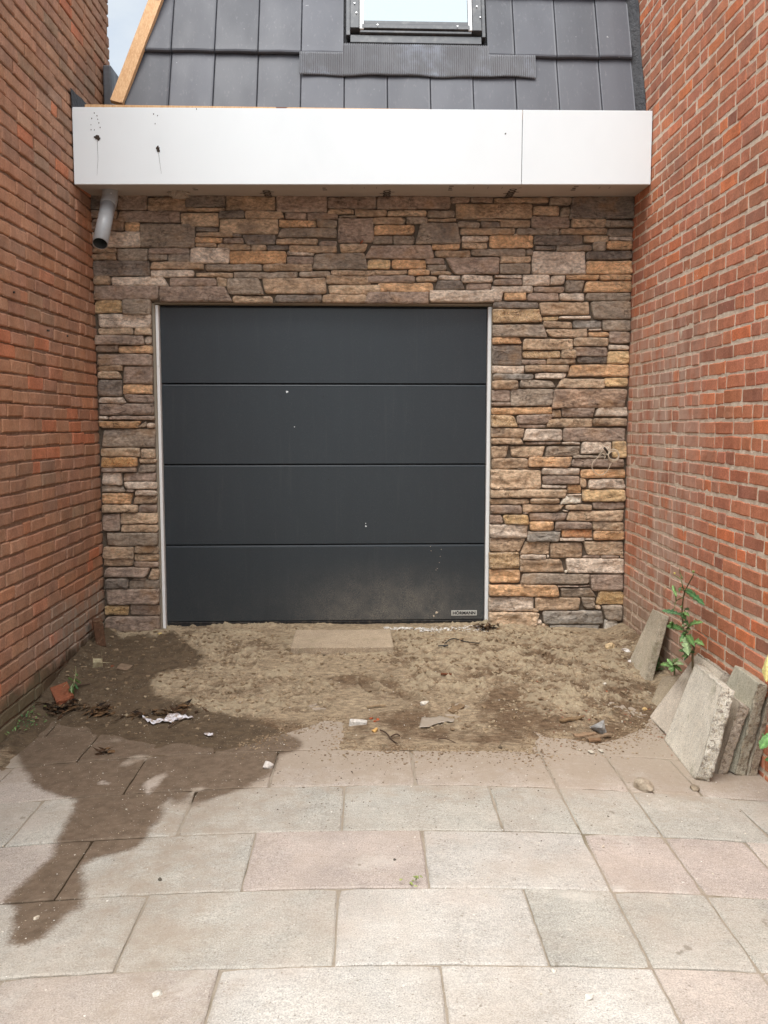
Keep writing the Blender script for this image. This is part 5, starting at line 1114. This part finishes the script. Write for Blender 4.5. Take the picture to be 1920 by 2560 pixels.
litter(1120 + 980 / 10.37, 1500 + 760 / 10.37, .04, .035, 60, 6, 'small heap of woody bits at the foot of the right door post')
# torn film and grey plastic
def sheet(outline, conv, m, name, label, amp, seed, cat, nn=22):
    # outline: upper and lower polylines in view pixels -> ruled crumpled sheet
    up_, lo_ = outline; V = []; nv = 8
    def samp(pl, t): 
        f_ = t * (len(pl) - 1); i = min(int(f_), len(pl) - 2); r_ = f_ - i; return (pl[i][0] + (pl[i + 1][0] - pl[i][0]) * r_, pl[i][1] + (pl[i + 1][1] - pl[i][1]) * r_)
    for i in range(nn + 1):
        a = samp(up_, i / nn); b_ = samp(lo_, i / nn)
        for j in range(nv + 1):
            t = j / nv; p = G3(*conv(a[0] + (b_[0] - a[0]) * t, a[1] + (b_[1] - a[1]) * t))
            z = p.z + .006 + amp * (abs(float(fbm(p.x * 30, p.y * 30, seed, o=3, s=seed))) + .3 * math.sin(i * 1.1) ** 2); V.append((p.x, p.y, z))
    Fc = [(i * (nv + 1) + j, (i + 1) * (nv + 1) + j, (i + 1) * (nv + 1) + j + 1, i * (nv + 1) + j + 1) for i in range(nn) for j in range(nv)]
    o = mesh_obj(name, V, Fc, m, smooth=True); sol = o.modifiers.new('thickness', 'SOLIDIFY'); sol.thickness = .0012; tag(o, label, cat); return o
sheet(([(738, 612), (765, 622), (790, 640), (820, 636), (850, 625), (880, 600), (930, 600), (965, 608), (1003, 618)], [(742, 626), (765, 640), (790, 655), (820, 650), (855, 645), (890, 648), (930, 640), (965, 636), (1003, 624)]), z3, m_film, 'film_scrap', 'torn white plastic film lying twisted on the wet sand', .016, 5, 'plastic film')
sheet(([(735, 615), (780, 618), (830, 610), (880, 622), (905, 626)], [(722, 668), (770, 668), (810, 650), (860, 640), (900, 640)]), z4, m_filmg, 'plastic_sheet', 'grey translucent plastic scrap pressed into the sand right of centre', .006, 6, 'plastic scrap')
sheet(([(1058, 700), (1080, 696), (1106, 702)], [(1062, 708), (1085, 714), (1104, 710)]), z3, m_film, 'film_shred', 'small white film shred on the wet sand, lower right of the torn film', .006, 7, 'plastic film', 8)

# scattered grit, clods and plaster crumbs: nobody could count them
def scatter(name, n, region, size, cols, label, seed, m=m_rub, flat=.6, pw=2.2):
    rr = random.Random(seed); b = MB()
    base = [(1, 0, -.4), (-.5, .87, -.4), (-.5, -.87, -.4), (.7, .6, .5), (-.8, .1, .6), (.1, -.8, .5)]
    Fc = [(0, 3, 5), (0, 1, 3), (1, 4, 3), (1, 2, 4), (2, 5, 4), (2, 0, 5), (3, 4, 5), (0, 2, 1)]
    k = 0; tries = 0
    while k < n and tries < n * 12:
        tries += 1; q_ = region(rr)
        if q_ is None: continue
        x, y = q_; s_ = size[0] + (size[1] - size[0]) * rr.random() ** pw; a = rr.random() * 6.3; z = gs(x, y)
        V = [(x + s_ * (c * math.cos(a) - d * math.sin(a)) * rr.uniform(.7, 1.3), y + s_ * (c * math.sin(a) + d * math.cos(a)) * rr.uniform(.6, 1.2), z + s_ * flat * (e + .35) * rr.uniform(.7, 1.3)) for c, d, e in base]
        b.add(V, Fc, lin(rr.choice(cols))); k += 1
    o = b.build(name, m); struct(o, 'stuff'); o['label'] = label; o['category'] = name.replace('_', ' '); return o
def reg_sand(rr):
    x = rr.uniform(-1.72, 1.72); y = rr.uniform(4.2, 5.95)
    if sdf(x, y, SANDP) < .03: return None
    if float(fbm(x * 1.9, y * 2.4, o=3, s=61)) < rr.uniform(-.6, .25): return None
    if float(wetf(x, y)) > 0 and rr.random() < .75: return None
    return x, y
scatter('soil_clods', 3600, reg_sand, (.003, .016), [(160, 140, 112), (150, 130, 104), (140, 120, 94), (170, 152, 124), (132, 112, 88)], 'small clods of dug-over sand and soil', 1)
def reg_all(rr):
    y = rr.uniform(2.1, 5.9); x = rr.uniform(-1.7, 1.7)
    if y < 3.7 and rr.random() < .35 and x > -.6: return None
    return x, y
scatter('white_grit', 1500, reg_all, (.0012, .0045), [(222, 214, 198), (206, 196, 176), (232, 228, 218)], 'white plaster grit strewn over sand and paving', 2, pw=3)
def reg_wet(rr):
    x = rr.uniform(-1.7, -.2); y = rr.uniform(2.5, 4.9)
    return (x, y) if float(wetf(x, y)) > .01 else None
scatter('pale_grit', 500, reg_wet, (.0012, .0036), [(222, 214, 198), (206, 190, 160)], 'pale grit scattered on the wet patch', 12, pw=3)
def reg_dark(rr):
    x = rr.gauss(.1, .65); y = rr.gauss(3.55, .28)
    return (x, y) if 2.2 < y < 4.0 and abs(x) < 1.6 else None
scatter('dark_crumbs', 700, reg_dark, (.0012, .0042), [(106, 92, 76), (128, 112, 92), (92, 80, 68)], 'dark crumbs of soil on the middle of the paving', 3, pw=2.6)
def reg_edge(rr):
    x = rr.uniform(.9, 1.6); y = rr.uniform(4.0, 5.3)
    return (x, y) if rr.random() < .6 else None
def reg_spill(rr):
    x = rr.uniform(-.6, 1.6); y = rr.uniform(3.7, 4.5); d_ = float(sdf(x, y, SANDP))
    return (x, y) if -.22 < d_ < .04 and rr.random() < math.exp(min(d_, 0) / .07) else None
scatter('sand_spill', 3200, reg_spill, (.0015, .007), [(156, 135, 108), (146, 124, 98), (166, 146, 118), (132, 110, 86)], 'sand and crumbs trodden out onto the paving', 14, pw=2.4)
scatter('brick_grit', 420, reg_edge, (.0025, .009), [(176, 158, 134), (196, 184, 160), (150, 104, 82), (132, 112, 88)], 'gravel and brick grit by the leaning slabs', 4)
def reg_pl(rr):
    x = rr.uniform(.12, .80); f_ = (x - .12) / .68; y = 5.96 - abs(rr.gauss(0, .055)) * (.4 + f_ * .8)
    return x, y
scatter('plaster_crumbs', 900, reg_pl, (.002, .010), [(226, 222, 214), (212, 206, 194), (234, 230, 224)], 'white plaster crumbs spilled along the foot of the door', 5)

# ------------------------------------------------------------------ plants
def leaf(b, base, tip, wd, lobes, col, droop=.15, nrm=None, seed=0, saw=.5):
    base = Vector(base); tip = Vector(tip); d = tip - base; ln = d.length; t_ = d.normalized()
    n_ = Vector(nrm).normalized() if nrm else Vector((-.5, -.6, .6)).normalized()
    side = t_.cross(n_).normalized(); n2_ = side.cross(t_).normalized(); rr = random.Random(seed)
    n = max(10, lobes * 6); V = []; cl_ = []
    for i in range(n + 1):
        t = i / n; env = math.sin(math.pi * min(1, t * .92 + .06)) ** .7 * (.55 + .55 * t) if t < .98 else .04
        ph = (t * lobes) % 1; tooth = 1 - saw * ph
        w_ = wd * 1.1 * env * tooth * rr.uniform(.9, 1.1); c = base + d * t + n2_ * (droop * ln * math.sin(math.pi * t) * .6)
        sh = t_ * (-.25 * wd * saw)
        fold = .22 * w_ * rr.uniform(.5, 1.5)
        V += [tuple(c - side * w_ + n2_ * fold + sh), tuple(c - side * w_ * .5 + n2_ * fold * .7), tuple(c), tuple(c + side * w_ * .5 + n2_ * fold * .7), tuple(c + side * w_ + n2_ * fold + sh)]
        cc_ = np.array(lin(col)); cl_ += [cc_ * .95, cc_, cc_ * 1.7 + .02, cc_, cc_ * .95]
    Fc = [(i * 5 + k, (i + 1) * 5 + k, (i + 1) * 5 + k + 1, i * 5 + k + 1) for i in range(n) for k in range(4)]
    b.add(V, Fc, np.array(cl_))
def q6(cx, cy): return 1540 + cx / 4.366, 1250 + cy / 4.366
def T6(cx, cy, X=1.64): return tuple(onx(*q6(cx, cy), X))
GR = (82, 116, 62); GR2 = (104, 136, 78); GR3 = (62, 96, 54); GRP_ = (136, 156, 112)
pl_ = empty('sow_thistle', T6(850, 1600)); tag(pl_, 'tall prickly sow thistle with buds growing behind the leaning slabs against the right wall', 'weed')
plo = -Vector(pl_.location)
def prel(o, root): o.parent = root; o.location = -Vector(root.location); return o
b = MB(); base = Vector(T6(835, 1730)); 
V, Fc = tube_v([(base.x + .02, base.y - .02, -.04), tuple(base), T6(850, 1610), T6(765, 1500), T6(735, 1400), T6(722, 1200), T6(737, 1060), T6(765, 970), T6(850, 810)], (.0065, .0028), 8, 5); b.add(V, Fc, lin((104, 92, 66)))
for P in ([(737, 1060), (690, 1080), (652, 1110), (640, 1180)], [(740, 990), (725, 930), (708, 870), (645, 825)], [(655, 1100), (650, 1010), (640, 940)], [(745, 1420), (690, 1370), (640, 1370)], [(760, 1410), (820, 1370), (880, 1350)], [(850, 1610), (870, 1570), (900, 1560)], [(730, 860), (700, 800), (697, 745)]):
    V, Fc = tube_v([T6(*p, 1.64 - .01 * i) for i, p in enumerate(P)], (.0030, .0016), 6, 4); b.add(V, Fc, lin((104, 122, 74)))
prel(b.build('stem', m_leaf, smooth=True), pl_)
b = MB()
for i, (x0, y0, x1, y1, wd, lb, col) in enumerate([(750, 990, 970, 1150, .020, 6, GR3), (760, 1000, 685, 985, .010, 3, GR3), (735, 1260, 495, 1205, .016, 6, GR3), (700, 1230, 770, 1310, .016, 4, GR),
        (735, 1420, 550, 1370, .022, 5, GR), (640, 1400, 600, 1345, .014, 3, GR2), (765, 1415, 955, 1335, .019, 5, GR2), (770, 1420, 700, 1560, .015, 3, GR), (800, 1470, 790, 1700, .034, 5, GRP_), (790, 1480, 690, 1570, .018, 3, GR),
        (850, 1560, 965, 1590, .018, 4, GR2), (800, 1500, 860, 1600, .020, 3, GR), (655, 1060, 615, 925, .010, 4, GR2), (650, 1000, 665, 1060, .010, 2, GR2), (600, 980, 520, 985, .006, 2, (138, 120, 84)), (640, 1190, 590, 1240, .010, 2, GR3), (745, 1010, 860, 1010, .008, 3, GR3), (745, 970, 690, 1010, .010, 3, GR3)]):
    leaf(b, T6(x0, y0, 1.64), T6(x1, y1, 1.64 - .05 * ((i * 7) % 3)), wd, lb, col, .12, None, i)
rr = random.Random(31)
for i in range(34):
    t_ = rr.random() ** .8; cx, cy = 740 + 60 * t_ + rr.uniform(-14, 14), 1180 + 520 * t_
    a_ = rr.uniform(-1, 1); ln_ = rr.uniform(45, 125) * (.6 + .5 * t_)
    leaf(b, T6(cx, cy, 1.645), T6(cx + ln_ * a_ * 1.2, cy + ln_ * rr.uniform(-.5, .6), 1.61 + rr.uniform(-.03, .04)), rr.uniform(.008, .016), rr.randint(3, 5), rr.choice([GR, GR2, GR3, GRP_]), .15, None, i + 200, .65)
prel(b.build('leaves', m_leaf), pl_)
for cx, cy, r, col in ((845, 800, .010, (120, 134, 78)), (640, 812, .007, (216, 204, 110)), (712, 860, .006, (96, 116, 66)), (697, 745, .004, (150, 110, 76))):
    c = Vector(T6(cx, cy)); b = MB()
    for k in range(7):
        a = k * .9; leaf(b, tuple(c), tuple(c + Vector((-.1, math.cos(a) * r, abs(math.sin(a)) * r * 1.6 + r * .4)) * 1.0 if False else c + Vector((math.sin(a) * r * .5, math.cos(a) * r, r * 1.4))), r * .5, 2, col, .1, None, k)
    prel(b.build('flower_bud', m_leaf), pl_)
ro_ = empty('weed', tuple(G3(*q6(640, 1880)))); tag(ro_, 'low leafy rosette weed between the lone upright slab and the leaning row', 'weed', 'low weeds at the wall feet')
b = MB()
for i, (x1, y1, wd, col) in enumerate([(485, 1790, .016, GR2), (555, 1730, .014, GR2), (640, 1725, .014, GRP_), (745, 1800, .018, GRP_), (690, 1735, .014, GR), (600, 1880, .014, GR), (720, 1870, .014, GR), (570, 1850, .012, GR2)]): leaf(b, T6(640, 1830, 1.60), T6(x1, y1, 1.56 + .01 * (i % 3)), wd, 4, col, .15, None, i + 30)
V, Fc = tube_v([tuple(Vector(ro_.location) - Vector((0, 0, .03))), T6(640, 1830, 1.60)], .004, 6); b.add(V, Fc, lin(GR))
prel(b.build('leaves', m_leaf), ro_)
r2 = empty('weed', tuple(G3(*q6(430, 1945)))); tag(r2, 'small dark weed at the foot of the lone upright slab', 'weed', 'low weeds at the wall feet')
b = MB(); c = Vector(r2.location) + Vector((0, 0, .01))
for i in range(14):
    a = i * .9; leaf(b, tuple(c), tuple(c + Vector((math.cos(a) * .055, math.sin(a) * .045, .02 + .03 * (i % 3)))), .011, 3, (GR3, GR)[i % 2], .2, (0, 0, 1), i + 60)
prel(b.build('leaves', m_leaf), r2)
# left weed
WX = G3(100 + 335 / 4.1475, 1540 + 840 / 4.1475).x
def T7(cx, cy, X=None):
    X = WX if X is None else X + 1.50 + WX
    return tuple(onx(100 + cx / 4.1475, 1540 + cy / 4.1475, X))
def T7_old(cx, cy, X=-1.50): return tuple(onx(100 + cx / 4.1475, 1540 + cy / 4.1475, X))
lw = empty('weed', T7(340, 830)); lw.location.z = gs(lw.location.x, lw.location.y); tag(lw, 'drooping grey-green weed growing beside the red brick at the left wall', 'weed', 'low weeds at the wall feet')
b = MB(); c0_ = T7(350, 700)
V, Fc = tube_v([(lw.location.x, lw.location.y, lw.location.z - .02), c0_, T7(372, 600), T7(368, 520)], (.004, .0016), 6, 3); b.add(V, Fc, lin((150, 150, 112)))
for i, (x0, y0, x1, y1, wd, col) in enumerate([(350, 690, 330, 800, .012, GRP_), (355, 700, 345, 850, .013, GR), (350, 680, 240, 740, .008, GRP_), (355, 640, 440, 640, .008, GRP_), (360, 650, 430, 700, .010, GR2), (370, 600, 340, 540, .005, (170, 164, 120)), (375, 600, 395, 620, .008, GR2), (430, 540, 462, 590, .004, (186, 176, 140)), (350, 670, 290, 640, .008, GR2), (360, 700, 400, 760, .009, GR3), (345, 720, 300, 790, .008, GR3)]):
    leaf(b, T7(x0, y0), T7(x1, y1, -1.47 - .02 * (i % 3)), wd, 3, col, .1, None, i + 90)
prel(b.build('leaves', m_leaf), lw)
def cushion(px, py, rx_, ry_, n, seed, label, X=None, cols=(GR, GR2, (98, 104, 56), GR3), name='weed', size=.014):
    p = G3(px, py); r_ = empty(name, tuple(p)); tag(r_, label, 'weed', 'low weeds at the wall feet'); b = MB(); rr = random.Random(seed)
    for i in range(n):
        x = p.x + rr.gauss(0, rx_); y = p.y + rr.gauss(0, ry_); x = max(x, XLW + .015); z = gs(x, y) + rr.uniform(0, .03); a = rr.random() * 6.3; s_ = size * rr.uniform(.6, 1.3)
        leaf(b, (x, y, z), (x + math.cos(a) * s_, y + math.sin(a) * s_, z + rr.uniform(0, .014)), s_ * .32, 2, rr.choice(cols), .1, (0, -.3, 1), i)
    prel(b.build('leaves', m_leaf), r_)
cushion(60, 1810, .035, .10, 70, 3, 'mossy little weeds at the foot of the left wall near the photo\'s left edge')
cushion(897 * K, 1912 * K, .012, .012, 9, 4, 'tiny yellow-green seedling in a joint in the centre of the paving', cols=((140, 150, 84), (120, 132, 70)), size=.016)
# big-leaved plant cut by the right edge of the photo
rp2 = empty('broadleaf_plant', (1.68, 3.50, float(gz(1.68, 3.5)))); tag(rp2, 'bright green broad-leaved plant with a yellow leaf, cut off by the right edge', 'plant')
b = MB()
for P in ([(1.68, 3.5, -.09), (1.67, 3.5, .10), (1.60, 3.52, .22)], [(1.69, 3.5, -.09), (1.70, 3.55, .3), (1.66, 3.62, .52)], [(1.67, 3.5, -.09), (1.70, 3.45, .2), (1.66, 3.3, .34)]):
    V, Fc = tube_v(P, (.005, .003), 6, 5); b.add(V, Fc, lin(GR))
prel(b.build('stem', m_leaf, smooth=True), rp2)
b = MB()
leaf(b, (1.64, 3.50, .235), at(1900, 1872, 3.50), .024, 4, (96, 136, 76), .1, (-.4, -.6, .7), 1, .2)
leaf(b, (1.66, 3.62, .52), at(1916, 1705, 3.60), .020, 2, (186, 174, 110), .1, (-.5, -.7, .4), 2, .15)
leaf(b, (1.66, 3.3, .34), (1.58, 3.2, .30), .04, 3, GR2, .1, (0, -.5, .8), 3, .2); leaf(b, (1.68, 3.5, .10), at(1912, 1900, 3.46), .022, 3, GR3, .1, (-.4, -.6, .7), 4, .3)
leaf(b, (1.68, 3.45, .16), (1.60, 3.36, .10), .03, 3, GR, .1, (-.4, -.4, .8), 5, .3)
prel(b.build('leaves', m_leaf), rp2)
